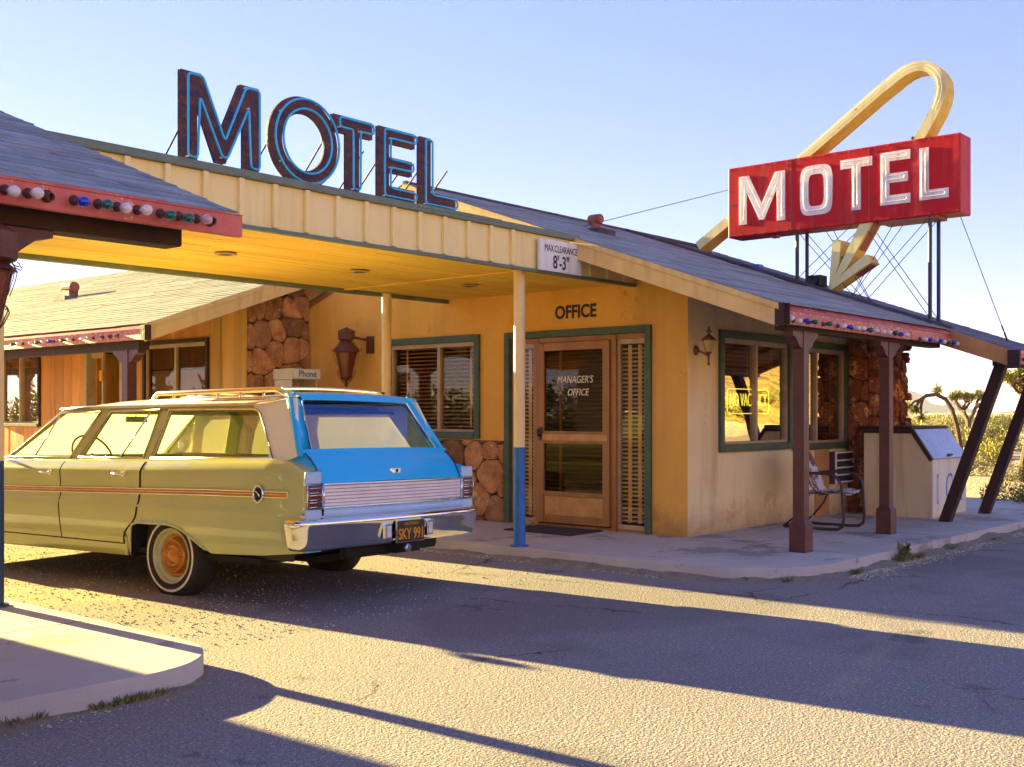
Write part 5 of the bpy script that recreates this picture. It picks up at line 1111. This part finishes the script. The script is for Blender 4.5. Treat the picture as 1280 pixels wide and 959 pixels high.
# ================================================================== LAMPS
def hexlantern(name, label, c, s, wall=None, parts=True, glassm='lanternglass', mm='lanternmetal', pole=None, caph=1.0):
    """hexagonal tapered lantern; c = centre at the widest level, s = half width"""
    rt = thing(name, label, 'lantern', c); c = V(c)
    def hexr(r, z, n=6, ph=0): return [c + V((r * s * cos(2 * pi * k / n + ph), r * s * sin(2 * pi * k / n + ph), z * s)) for k in range(n)]
    m = MB(); L = [hexr(1.25, .0), hexr(.42, caph), hexr(.22, caph + .05), hexr(.10, caph + .35)]
    for a, b in zip(L, L[1:]): m.add(a + b, [(k, (k + 1) % 6, 6 + (k + 1) % 6, 6 + k) for k in range(6)])
    m.add(L[0], [tuple(range(6))]); m.lathe([(.0, .1), (.1, .05), (.1, -.05), (0, -.1)], c + V((0, 0, (caph + .45) * s)), n=8)
    m.v = m.v; m.build('cap', mm, rt, c)
    m = MB(); A, Bm = hexr(.95, -.02), hexr(.42, -2.2)
    m.add(A + Bm, [(k, (k + 1) % 6, 6 + (k + 1) % 6, 6 + k) for k in range(6)]); m.build('glass_body', glassm, rt, c)
    m = MB()
    for k in range(6): m.tube([A[k], Bm[k]], s * .06, 6)
    for H in (hexr(.97, -.05), hexr(.44, -2.2)): m.tube(H, s * .07, 6, closed=True)
    m.lathe([(.44 * s, -2.2 * s), (.40 * s, -2.35 * s), (.15 * s, -2.55 * s), (.12 * s, -2.8 * s), (.22 * s, -2.88 * s), (.1 * s, -3.0 * s), (0, -3.15 * s)], c, n=12)
    for k in range(6):   # scrolls
        a = 2 * pi * k / 6; r_ = lambda q, z: c + V((q * s * cos(a), q * s * sin(a), z * s))
        m.tube([r_(.35, 1.25), r_(.75, .75), r_(1.1, .2), r_(1.35, .1), r_(1.42, .22), r_(1.3, .3)], s * .03, 5)
        m.tube([r_(.2, -2.75), r_(.6, -2.3), r_(.85, -1.8), r_(.75, -1.55), r_(.65, -1.7)], s * .03, 5)
        m.tube([r_(1.2, .05), r_(1.12, -.35), r_(.85, -1.1)], s * .022, 5)
    m.build('cage', mm, rt, c)
    if wall:
        w = V(wall); m = MB(); d = (w - c); m.tube([c + V((0, 0, 1.4 * s)), w + V((0, 0, 1.0 * s))], s * .12, 6); 
        hx = .38 * s; m.box(w.x - hx * .8, w.x + .002, w.y - hx, w.y + hx, w.z - .1 * s, w.z + 1.4 * s); m.build('wall_bracket', mm, rt, c, bevel=.004)
    return rt
p = onX(8.98, 433, 440); hexlantern('wall_lantern', 'large rust-brown hexagonal lantern on the tan wall above the car', (p.x, p.y, p.z), .138, (9.258, p.y - .14, p.z))
rt = hexlantern('wall_lantern', 'dark red lantern with wide cap cut off by the left picture edge', (1.93, 4.2, 1.83), .086, caph=.62)
m = MB(); m.tube([(1.93, 4.2, 1.92), (1.93, 4.34, 1.93)], .012, 6); m.build('arm', 'lanternmetal', rt, (1.93, 4.2, 1.81))
def carriage_lamp():
    p = onY(5.55, 886, 430); c = V(p); rt = thing('wall_lamp', 'small bronze carriage lamp beside the green-framed window', 'wall lamp', c)
    m = MB(); m.lathe([(.02, .13), (.03, .115), (.01, .10), (.022, .085), (.055, .06), (.075, .035), (.07, .03)], c, n=14); m.lathe([(.035, -.075), (.03, -.09), (.012, -.10), (.010, -.13), (.012, -.135), (.008, -.18), (.016, -.19), (.008, -.205), (0, -.21)], c, n=12); m.lathe([(.0, .17), (.012, .16), (.006, .14), (.016, .13)], c, n=10)
    m.build('lamp_frame', 'lanternbronze', rt, c, smooth=True)
    m = MB(); m.lathe([(.066, .034), (.038, -.075)], c, n=6); m.build('glass', 'amberglass', rt, c)
    m = MB(); w = V((c.x - .03, 5.678, c.z - .06)); m.lathe([(.0, .03), (.03, .025), (.045, .01), (.05, 0)], w, (0, -1, 0), 16); m.tube([w + V((0, -.02, 0)), w + V((.01, -.07, -.02)), c + V((0, 0, -.12)), c + V((0, 0, -.09))], .009, 6); m.build('wall_bracket', 'lanternbronze', rt, c, smooth=True)
carriage_lamp()

# ================================================================== PORCH THINGS
def chair():
    rt = thing('metal_chair', 'rusty white and red shell-back metal lawn chair under the window', 'chair', (10.97, 5.12, .1)); O = (0, 0, 0)
    def B(mb, name, mats, parent=rt, **k): return mb.build(name, mats, parent, O, **k)
    # local: faces -y
    for sg in (-1, 1):
        x = sg * .255
        m = MB(); pts = [(x * .93, .30, .02), (x * .95, .1, .013), (x, -.2, .013), (x, -.30, .02), (x, -.345, .05), (x, -.36, .12), (x, -.345, .40), (x, -.33, .48), (x, -.28, .545), (x, -.18, .575), (x, .0, .575), (x * .97, .15, .555)]
        m.tube(pts, .0155, 8); B(m, 'side_tube', 'chairdark', smooth=True)
        m = MB(); m.tube([(x * .93, .30, .02), (x * .93, .20, .10), (x * .92, .08, .24), (x * .9, .02, .36)], .011, 8); B(m, 'brace', 'chairdark', smooth=True)
    m = MB(); m.tube([(-.237, .30, .02), (.237, .30, .02)], .014, 8); m.tube([(-.25, -.1, .36), (.25, -.1, .36)], .010, 8); B(m, 'cross_tube', 'chairdark', smooth=True)
    m = MB()
    def seat(u, v): return (u * .225 * (1 - .08 * v), -.33 + v * .38, .37 - .03 * v + .035 * u * u + .02 * (v < .12) * -1 + .008 * (int((u + 1) * 5.99) % 2))
    m.grid(lambda v, u: seat(u, v), [i / 10 for i in range(11)], [i / 30 - 1 for i in range(61)]); B(m, 'seat', 'chairpaint', smooth=True, solid=.004)
    m = MB()
    def back(u, v):
        w = .235 * (1 - .55 * max(0, v - .72) ** 2 * 6) ; top = 1 - .13 * (abs(u) ** 2.5)
        return (u * w, .03 + .19 * v - .03 * (1 - u * u) * -1 - .0, .35 + .50 * v * top + .0) 
    m.grid(lambda v, u: back(u, v), [i / 12 for i in range(13)], [i / 30 - 1 for i in range(61)])
    m.v = [(x, y + .010 * (int((x / .215 + 1) * 3.5) % 2), z) for x, y, z in m.v]
    B(m, 'backrest', 'chairpaint', smooth=True, solid=.004)
    return rt
chair()
def icechest():
    p0 = V((12.62, 4.57, .1)); O = p0; x1 = 13.74; y1 = 5.36; rt = thing('ice_chest', 'cream outdoor ice chest with sloping grey lid lettered ICE behind the slanted post', 'ice chest', (13.1, 4.95, .1)); O = rt.location.copy()
    z0, zf, zt = .1, .762, 1.09; yb = 4.79
    m = MB(); m.prism([(p0.x, y, z) for y, z in [(p0.y, z0 + .0), (y1, z0 + .0), (y1, zt), (yb, zt), (p0.y, zf)]], (x1 - p0.x, 0, 0), 0); m.build('cabinet', 'icebox', rt, O, bevel=.006)
    m = MB(); m.box(p0.x + .01, x1 - .01, p0.y - .008, p0.y - .0005, z0 + .02, zf - .012); fr = m.build('front_panel', 'icefront', rt, O, bevel=.003)
    m = MB(); n = V((0, -(zt - zf), (yb - p0.y))).normalized(); n = V((0, -.83, .56)) if False else V((0, -(zt - zf), yb - p0.y)).normalized()
    a, b = V((p0.x + .02, p0.y, zf)), V((p0.x + .02, yb, zt)); q = [a + n * .002, b + n * .002, b + n * .022, a + n * .022]; m.prism(q, (x1 - p0.x - .04, 0, 0)); lid = m.build('lid', 'icelid', rt, O, bevel=.004)
    m = MB(); c = a + (b - a) * .08 + V((.55, 0, 0)) + n * .03; m.box(c.x - .06, c.x + .06, c.y - .012, c.y + .012, c.z - .01, c.z + .012); m.build('handle', 'steel', lid, O)
    m = MB(); m.prism([(p0.x - .012, y, z) for y, z in [(p0.y - .012, zf), (yb - .012, zt + .01), (yb + .02, zt + .01), (yb + .02, zt - .02), (p0.y + .02, zf - .02)]], (.014, 0, 0)); m.box(p0.x - .015, x1 + .015, yb, y1 + .02, zt + .002, zt + .045, 0); m.box(p0.x - .012, p0.x + .3, yb + .02, y1, zt - .035, zt - .0, 0); m.build('top_trim', 'brownbeam', rt, O)
    xs_ = [12.78, 13.15, 13.50]
    for ch, x in zip('ICE', xs_):
        m = MB(); text_mb(m, ch, (x, p0.y - .0085, .27), (1, 0, 0), (0, 0, 1), .46, .0006, sx=.72, off=.012); o = m.build('letter', 'iceblue', fr, O)
        m = MB(); text_mb(m, ch, (x, p0.y - .0105, .29), (1, 0, 0), (0, 0, 1), .40, .0006, sx=.62, off=-.004); m.build('letter_fill', 'icefront', fr, O)
    return rt
icechest()
def aircon():
    rt = thing('air_conditioner', 'white-barred window air conditioner in the wall between chair and stone pier', 'air conditioner', (12.6, 5.64, .47)); O = rt.location.copy()
    m = MB(); x0, x1, z0, z1 = 12.38, 12.87, .46, .835; m.box(x0, x1, 5.60, 5.679, z0, z1); m.build('housing', 'darkbrown_metal', rt, O)
    m = MB()
    for z in (z0 + .01, z0 + .095, z0 + .18, z0 + .265, z1 - .02): m.box(x0 - .01, x1 + .005, 5.585, 5.60, z, z + .018)
    for x in (x0 - .008, x1 - .012): m.box(x, x + .016, 5.584, 5.60, z0, z1)
    m.build('grille', 'white', rt, O)
    m = MB()
    for i in range(24): m.box(x0 + .02, x1 - .02, 5.592, 5.598, z0 + .03 + i * .0135, z0 + .036 + i * .0135)
    m.build('fins', 'steel', rt, O)
M['darkbrown_metal'] = pm('dark_maroon_metal', (.10, .05, .06), None, 8, .5)
aircon()
def phone():
    c = V((8.55, 10.62, .1)); rt = thing('phone_kiosk', 'beige pay phone kiosk with lit-style white Phone panel beside the stone wall', 'pay phone', c); rz = 0
    m = MB(); m.box(c.x - .06, c.x + .06, c.y - .06, c.y + .06, .1, .9); m.build('pedestal', 'phonebeige', rt, c)
    m = MB(); x0, x1, y0, y1 = c.x - .2, c.x + .19, c.y - .17, c.y + .2
    m.box(x0, x0 + .02, y0 + .05, y1, .9, 1.68); m.box(x1 - .02, x1, y0 + .05, y1, .9, 1.68); m.box(x0 + .02, x1 - .02, y1 - .02, y1, .9, 1.68); m.box(x0, x1, y0 + .05, y1, .88, .9); m.build('hood', 'phonebeige', rt, c, bevel=.004)
    m = MB(); m.box(x0 - .012, x1 + .012, y0, y1 + .01, 1.682, 1.81, 0); cap = m.build('cap', 'phonebeige', rt, c, bevel=.006)
    m = MB(); m.box(x0 + .0, x1 - .0, y0 - .006, y0 - .0005, 1.695, 1.80); pn = m.build('sign_panel', 'white', cap, c)
    m = MB(); text_mb(m, 'Phone', ((x0 + x1) / 2, y0 - .0065, 1.715), (1, 0, 0), (0, 0, 1), .105, .0008, off=.002); m.build('lettering', 'phoneblue', pn, c)
    m = MB(); m.box(c.x - .1, c.x + .1, y1 - .12, y1 - .02, 1.1, 1.5); m.tube([(c.x - .13, y1 - .1, 1.2), (c.x - .15, y1 - .12, 1.3), (c.x - .13, y1 - .1, 1.4)], .02, 8); m.build('telephone', 'blackplastic', rt, c, bevel=.01)
phone()
m = MB(); m.box(8.62, 9.16, 6.6, 7.45, .1005, .115); tag(m.build('doormat', 'mat', None, (8.9, 7, .1), bevel=.004), 'dark worn doormat in front of the screen door', 'doormat')
m = MB(); rg = random.Random(3); o_ = V((9.12, 7.55, .13)); m.lathe([(0, .04), (.05, .03), (.07, 0), (.05, -.03), (0, -.03)], o_, n=9); m.v = [(x + rg.uniform(-.012, .012), y + rg.uniform(-.012, .012), z) for x, y, z in m.v]; tag(m.build('door_stop_rock', 'rock', None, tuple(o_)), 'fist-sized rock at the foot of the screen door', 'rock')
# neon inside the window
def novac():
    Y = 5.68 + .05; a, b = onY(Y, 909, 500), onY(Y, 961, 500); x0, x1 = a.x, b.x; z1, z0 = onY(Y, 930, 486.5).z, onY(Y, 930, 517).z
    c = V(((x0 + x1) / 2, Y, z0)); rt = thing('neon_sign', 'yellow NO VACANCY tube sign inside the window left of the porch post', 'neon sign', c)
    m = MB(); m.tube([(p[0], Y, p[1]) for p in roundpoly([(x0, z0), (x1, z0), (x1, z1), (x0, z1)], .05, 6)], .006, 6, closed=True); m.build('border_tube', 'neonyellow', rt, c, smooth=True)
    m = MB(); text_mb(m, 'NO VACANCY', ((x0 + x1) / 2, Y, z0 + .075), (1, 0, 0), (0, 0, 1), .20, .004, sx=.60, off=-.006 if False else -.004); m.build('lettering', 'neonyellow', rt, c)
    m = MB()
    for x in (x0 + .1, x1 - .1): m.tube([(x, Y, z1), (x, Y, 2.03)], .002, 4)
    m.build('hanging_wires', 'steel', rt, c)
novac()
# dark flashing along the step in the roof, part of the office
of = bpy.data.objects['office_building']; zr_ = lambda y: 2.19 + .354 * (y - 4.25)
m = MB(); m.prism([(12.16, y, zr_(y) + d) for y, d in [(4.2, .012), (8.4, .012), (8.4, .045), (4.2, .045)]], (.09, 0, 0)); m.build('roof_flashing', 'ridge', of, of.location)
# ================================================================== PLANTS, STONES
def leaf(m, p, d, up, l, w, mi=0, r=None):
    d = d.normalized(); s = d.cross(up)
    if s.length < 1e-3: s = V((1, 0, 0))
    s.normalize(); m.add([p - s * w * .5, p + s * w * .5, p + d * l * .6 + s * w * .6, p + d * l, p + d * l * .6 - s * w * .6], [(0, 1, 2, 3, 4)], mi, r)
def rv(rg): 
    while True:
        v = V((rg.uniform(-1, 1), rg.uniform(-1, 1), rg.uniform(-1, 1)))
        if .05 < v.length < 1: return v
def bush_mesh(seed, n, mat, ls=.05, airy=.5, flat=.75):
    rg = random.Random(seed); m = MB(); cl = []
    for _ in range(16):
        a = rg.uniform(0, 2 * pi); r = rg.uniform(.1, .72); z = rg.uniform(.15, .85) * flat; cl.append((V((r * cos(a), r * sin(a), z * (1.15 - r * .6))), rg.uniform(.16, .34), rg.random()))
    for c, s, r0 in cl:
        m.tube([(c.x * .1, c.y * .1, 0), tuple(c * .5), tuple(c)], [.018, .011, .005], 4, 1)
        for _ in range(n // 16):
            o = rv(rg); o = o * s; p = c + o; p.z = max(p.z, .02)
            d = (o.normalized() + V((0, 0, .6)) + rv(rg) * .5); leaf(m, p, d, rv(rg), ls * rg.uniform(.6, 1.6), ls * .33, 0, min(1, max(0, r0 * .6 + rg.random() * .4)))
    return m
protos = []
for k, (mt, n, ls) in enumerate([('leaf_yellow', 2600, .06), ('leaf_olive', 2200, .065), ('leaf_grey', 2200, .055), ('leaf_yellow', 2000, .075), ('leaf_grey', 1600, .06), ('leaf_olive', 2600, .05)]):
    me_o = bush_mesh(100 + k, n, mt, ls).build('p', [mt, 'bark']); protos.append(me_o.data); bpy.data.objects.remove(me_o)
adj = ['yellow-green', 'olive', 'pale sage', 'loose yellow', 'thin grey', 'dense olive']
big = [(1268, 15.2, .55, 1.0, 0, 'large yellow-green desert shrub beside the right edge behind the last slanted post'), (1322, 14.6, .6, .95, 1, 'dark olive shrub by the right picture edge next to the sidewalk'), (1205, 24, .75, .85, 2, 'pale sage shrub seen between ice chest and slanted posts'), (1232, 29, .8, 1.0, 0, 'rounded yellow shrub between the two slanted posts'), (1180, 34, .7, 1.1, 3, 'loose yellow shrub just above the ice chest lid'), (1258, 22, .6, .7, 5, 'dense olive shrub behind the big yellow one')]
def put_bush(px, d, s, hh, k, label, group):
    o = bpy.data.objects.new('desert_shrub', protos[k]); COL.objects.link(o); p = at(px, d); o.location = (p.x, p.y, terrain_z(p.x, p.y) - .02); o.scale = (s, s, s * hh); o.rotation_euler = (0, 0, random.uniform(0, 6)); tag(o, label, 'shrub', group)
for b in big: put_bush(*b[:5], b[5], 'desert shrubs beyond the sidewalk')
rg = random.Random(55)
for i in range(105):
    d = 25 + (rg.random() ** 1.1) * 210; px = rg.uniform(1085, 1420); k = rg.randrange(6)
    put_bush(px, d, rg.uniform(.55, 1.15) * (1 + d / 160), rg.uniform(.7, 1.1), k, '%s shrub of the scrub belt on the desert flat' % adj[k], '%s shrubs out on the desert flat' % adj[k])
for i in range(110):   # street side scrub, seen in window reflections
    x = rg.uniform(8, 110); y = -rg.uniform(17, 75); k = rg.choice((0, 0, 3, 1, 2)); o = bpy.data.objects.new('desert_shrub', protos[k]); COL.objects.link(o); s = rg.uniform(.8, 2.0)
    o.location = (x, y, terrain_z(x, y) - .05); o.scale = (s, s, s * .8); o.rotation_euler = (0, 0, rg.uniform(0, 6)); tag(o, '%s shrub on the slope across the street from the motel' % adj[k], 'shrub', '%s shrubs across the street' % adj[k])
for i in range(40):    # beyond the wing, towards the sun and the left
    x = rg.uniform(-90, -6); y = rg.uniform(10, 90); k = rg.randrange(6); o = bpy.data.objects.new('desert_shrub', protos[k]); COL.objects.link(o); s = rg.uniform(.8, 1.6)
    o.location = (x, y, terrain_z(x, y) - .05); o.scale = (s, s, s * .8); tag(o, '%s shrub behind the left building' % adj[k], 'shrub', '%s shrubs behind the left building' % adj[k])
for i, (x, y, s) in enumerate([(-12, 30, 3.2), (-7.5, 33, 3.8), (-3.4, 31, 3.0), (-16, 27, 3.6), (-21, 25, 3.3), (-5, 40, 4.2), (-1.6, 38, 2.6), (-11, 22, 2.4)]):
    o = bpy.data.objects.new('desert_tree', protos[(5, 1, 0)[i % 3]]); COL.objects.link(o); o.location = (x, y, -.2); o.scale = (s, s, s * .9); o.rotation_euler = (0, 0, i); tag(o, 'tall bushy desert tree behind the left building mirrored in the office panes', 'tree', 'tall bushy trees behind the left building')
# Joshua trees
def tuft(m, p, d, rg, r=.28, n=60, z=0):
    d = d.normalized()
    for _ in range(n):
        q = (rv(rg).normalized() * .9 + d * .75).normalized(); r0 = rg.random(); leaf(m, p + d * rg.uniform(-.12, .05) * r / .28, q, rv(rg), r * rg.uniform(.7, 1.15), r * .085, 0, r0)
def joshua(loc, seed, h, label, levels=4, spread=.75, arch_=None, r0=.16, tr=.28):
    rg = random.Random(seed); rt = thing('joshua_tree', label, 'tree', loc); O = V(loc); T, C = MB(), MB(); ends = []
    def grow(p, d, L, r, lv):
        pts = [p]; q = p; dd = d.normalized()
        for i in range(4):
            dd = (dd + rv(rg) * .22 + V((0, 0, .10))).normalized(); q = q + dd * L / 4; pts.append(q)
        T.tube(pts, [r, r * .93, r * .86, r * .8, r * .72], 8); 
        # hanging dead leaves on the limb
        if lv <= 2:
            for i in range(1, 5):
                for _ in range(7): leaf(C, pts[i] + rv(rg) * r, (-dd * .5 + rv(rg)).normalized(), rv(rg), tr * .5, tr * .06, 1, rg.random())
        if lv == 0: ends.append((q, dd)); return
        for k in range(rg.choice((2, 2, 3))):
            a = rg.uniform(0, 2 * pi); nd = (dd * .55 + V((cos(a), sin(a), .25)) * spread).normalized(); grow(q, nd, L * rg.uniform(.62, .85), r * .72, lv - 1)
    if arch_:
        T.tube([V(q) for q in arch_[0]], arch_[1], 8)
        ends = [(V(q), V(dq)) for q, dq in arch_[2]]
        for (a, b) in arch_[3]: T.tube([V(q) for q in a], b, 6)
    else: grow(O + V((0, 0, -.1)), V((rg.uniform(-.15, .15), rg.uniform(-.15, .15), 1)), h, r0, levels)
    T.build('trunk', 'bark', rt, O)
    for p, d in ends: tuft(C, p, d, rg, tr, 110)
    C.build('crown', ['leaf_joshua', 'drybark'], rt, O)
    return rt
M['drybark'] = pm('dry_hanging_leaves', (.28, .18, .09), (.18, .11, .05), 9, .8, rnd=.3)
p = at(1279, 22); joshua((p.x, p.y, terrain_z(p.x, p.y)), 12, .85, 'big branching Joshua tree against the sky at the right edge', 4, .95, tr=.17, r0=.10)
p = at(1213, 60); joshua((p.x, p.y, terrain_z(p.x, p.y)), 23, 1.0, 'small distant Joshua tree between ice chest and slanted post', 3, .7, tr=.34)
p = at(1160, 75); 0 and joshua((p.x, p.y, terrain_z(p.x, p.y)), 27, 1.0, 'far low Joshua tree next to the stone pier', 3, .7, tr=.34)
p = at(1345, 55); joshua((p.x, p.y, terrain_z(p.x, p.y)), 31, 1.5, 'far Joshua tree beyond the last slanted post', 4, .8, tr=.34)
d = 24.0
def ap(px, py, dd=0): q = at(px, d + dd); q.z = EYE + (HZ - py) * (d + dd) / FPX; return q
A = [(1203, 580), (1200, 555), (1196, 532), (1190, 512), (1182, 499), (1170, 493), (1157, 495), (1149, 501), (1143, 512)]
g0 = ap(1203, 580); g0.z = terrain_z(g0.x, g0.y)
joshua(tuple(g0), 5, 1, 'bent Joshua tree arching over behind the ice chest', arch_=([g0] + [ap(*q) for q in A[1:]], [.06, .055, .052, .05, .047, .044, .042, .04, .03],
    [(ap(1172, 489), (0, 0, 1)), (ap(1145, 512), (-.5, .3, -.6)), (ap(1152, 522), (-.3, 0, -.8)), (ap(1136, 508), (-.8, .3, .1))], [([ap(1174, 494), ap(1173, 488)], [.03, .03]), ([ap(1154, 497), ap(1151, 508), ap(1152, 520)], [.035, .03, .025]), ([ap(1152, 499), ap(1143, 502), ap(1137, 508)], [.03, .025, .02])]), tr=.17)
# weeds at the kerbs
def weed(x, y, s, label, cat='weed', z=0, seed=0, dry=False):
    rg = random.Random(seed); m = MB()
    s *= .72
    for _ in range(170):
        a = rg.uniform(0, 2 * pi); r = rg.random() ** .6 * s * 1.0; p = V((x + r * cos(a) * 1.7, y + r * sin(a) * .5, z)); d = V((cos(a) * .5, sin(a) * .5, 1)) + rv(rg) * .35
        L = s * rg.uniform(.2, .95); leaf(m, p, d, rv(rg), L, .006, 0, rg.random())
    if s > .10:
        for k in range(5):
            a = rg.uniform(0, 6); d = V((cos(a) * .35, sin(a) * .35, 1)).normalized(); top = V((x, y, z)) + d * s * 1.3; m.tube([(x, y, z), tuple(top)], .003, 4)
            for q in range(12): leaf(m, V((x, y, z)) + d * s * 1.3 * rg.uniform(.3, 1), rv(rg) + d, rv(rg), .05, .02, 0, rg.random())
    return tag(m.build('weed_tuft', 'grassweed', None, (x, y, z)), label, 'weed', 'weeds along the kerbs')
def gz(px, py): a, b = ray(px); d = FPX * EYE / (py - HZ); return a * d, b * d
for i, (px, py, s, lb) in enumerate([(938, 726, .07, 'tiny yellowish tuft at the curved kerb before the door corner'), (987, 727, .08, 'small green tuft at the kerb below the first maroon post'), (1071, 717, .07, 'low dry tuft where the kerb starts to straighten'), (1130, 701, .15, 'tallest leafy weed at the kerb right of the second maroon post'), (1150, 697, .08, 'low green weed just right of the tallest one'), (1190, 687, .10, 'spreading green weed at the kerb below the slanted post'), (1245, 676, .07, 'small weed at the kerb near the right edge'),
                                 (30, 906, .10, 'green tuft at the left sidewalk near the picture corner'), (140, 884, .075, 'left of two low grass clumps under the near rounded kerb'), (172, 877, .085, 'broad dark grass clump under the near rounded kerb'), (196, 871, .08, 'right-hand grass clump where the near kerb curves')]):
    x, y = gz(px, py); weed(x, y, s, lb, seed=i)
# loose gravel
m = MB(); rg = random.Random(77)
def pebble(x, y, s):
    k = [(rg.uniform(.7, 1.2)) for _ in range(6)]; v = [(x + s * k[0], y, .0 + s * .2), (x, y + s * k[1], s * .15), (x - s * k[2], y, s * .2), (x, y - s * k[3], s * .15), (x + s * .1, y, s * k[4] * .8), (x, y, -s * .3)]
    m.add(v, [(0, 1, 4), (1, 2, 4), (2, 3, 4), (3, 0, 4), (1, 0, 5), (2, 1, 5), (3, 2, 5), (0, 3, 5)], 0, rg.random())
for _ in range(9000):
    x, y = rg.gauss(4.1, 1.5), rg.uniform(5.2, 14)
    if x > 7.5 or (x < 3.4): continue
    pebble(x, y, rg.uniform(.003, .009) * (1 if rg.random() < .96 else 1.7))
for _ in range(2600):
    x, y = rg.uniform(1.5, 8.5), rg.uniform(1.2, 6.5)
    if x > 7.5: continue
    pebble(x, y, rg.uniform(.002, .005))
for _ in range(2600):   # grit swept against the kerbs
    t = rg.random(); x = 8.4 + t * 5; y = 3.72 - abs(rg.gauss(0, .10)); pebble(x, y, rg.uniform(.003, .011))
for _ in range(1500):
    y = 4.8 + rg.random() * 5; pebble(7.56 - abs(rg.gauss(0, .07)), y, rg.uniform(.004, .012))
for _ in range(350): x = rg.uniform(.5, 2.9); pebble(x, 4.53 - abs(rg.gauss(0, .05)), rg.uniform(.003, .008))
o = m.build('loose_gravel', pm('gravel_stone', (.60, .50, .34), (.46, .38, .27), 20, .9, rnd=.45), None, (5, 6, 0)); o['kind'] = 'stuff'; o['label'] = 'small loose gravel scattered over the driveway'
# ================================================================== LIGHT, SKY, CAMERA
w = bpy.data.worlds.new('World'); SC.world = w; w.use_nodes = True; nt = w.node_tree
bg = nt.nodes['Background']; sky = nt.nodes.new('ShaderNodeTexSky'); sky.sky_type = 'NISHITA'; sky.sun_disc = False
SUN_EL, SUN_AZ = R(11), R(-1.8)          # low sun far beyond the room wing (+Y)
sky.sun_elevation = SUN_EL; sky.sun_rotation = SUN_AZ; sky.altitude = 1500; sky.air_density = .9; sky.dust_density = .1; sky.ozone_density = 2.0
hs = nt.nodes.new('ShaderNodeHueSaturation'); hs.inputs['Saturation'].default_value = 1.15; hs.inputs['Value'].default_value = 1
gm = nt.nodes.new('ShaderNodeGamma'); gm.inputs[1].default_value = .65
nt.links.new(sky.outputs[0], gm.inputs[0]); nt.links.new(gm.outputs[0], hs.inputs['Color'])
mx = nt.nodes.new('ShaderNodeMix'); mx.data_type = 'RGBA'; mx.blend_type = 'MULTIPLY'; mx.inputs[0].default_value = 1
nt.links.new(hs.outputs[0], mx.inputs[6]); mx.inputs[7].default_value = (1.07, .86, 1.2, 1)
nt.links.new(mx.outputs[2], bg.inputs[0]); bg.inputs[1].default_value = .060
ld = bpy.data.lights.new('sun', 'SUN'); ld.energy = 5; ld.angle = R(.5); ld.color = (1, .80, .28)
lo = bpy.data.objects.new('sun', ld); COL.objects.link(lo)
lo.rotation_euler = V((-sin(SUN_AZ) * cos(SUN_EL), -cos(SUN_AZ) * cos(SUN_EL), -sin(SUN_EL))).to_track_quat('-Z', 'Y').to_euler()
hz_ = MB(); hz_.box(-3400, 3400, -3400, 3400, -14, 52)
hm = bpy.data.materials.new('haze'); hm.use_nodes = True; hm.cycles.homogeneous_volume = True; hn = hm.node_tree; hn.nodes.remove(hn.nodes['Principled BSDF'])
pv = hn.nodes.new('ShaderNodeVolumePrincipled'); pv.inputs['Color'].default_value = (.95, .93, 1, 1); pv.inputs['Density'].default_value = .00010; pv.inputs['Anisotropy'].default_value = .2
hn.links.new(pv.outputs[0], hn.nodes['Material Output'].inputs['Volume'])
ho = hz_.build('haze', hm, None, (0, 0, -12)); ho['kind'] = 'stuff'; ho['label'] = 'thin pale desert haze over the far mountains'
cd = bpy.data.cameras.new('camera'); co = bpy.data.objects.new('camera', cd); COL.objects.link(co); SC.camera = co
co.location = (0, 0, EYE); fw = V((CT, ST, 0)); co.rotation_euler = fw.to_track_quat('-Z', 'Y').to_euler()
cd.sensor_width = 36; cd.lens = FPX / 1280 * 36; cd.shift_y = (HZ - 479.5) / 1280; cd.clip_start = .05; cd.clip_end = 20000
vs = SC.view_settings; vs.view_transform = 'Standard'; vs.look = 'None'; vs.exposure = 3.03; vs.gamma = 1
SC.render.engine = 'CYCLES'; SC.cycles.max_bounces = 8; SC.cycles.transparent_max_bounces = 16
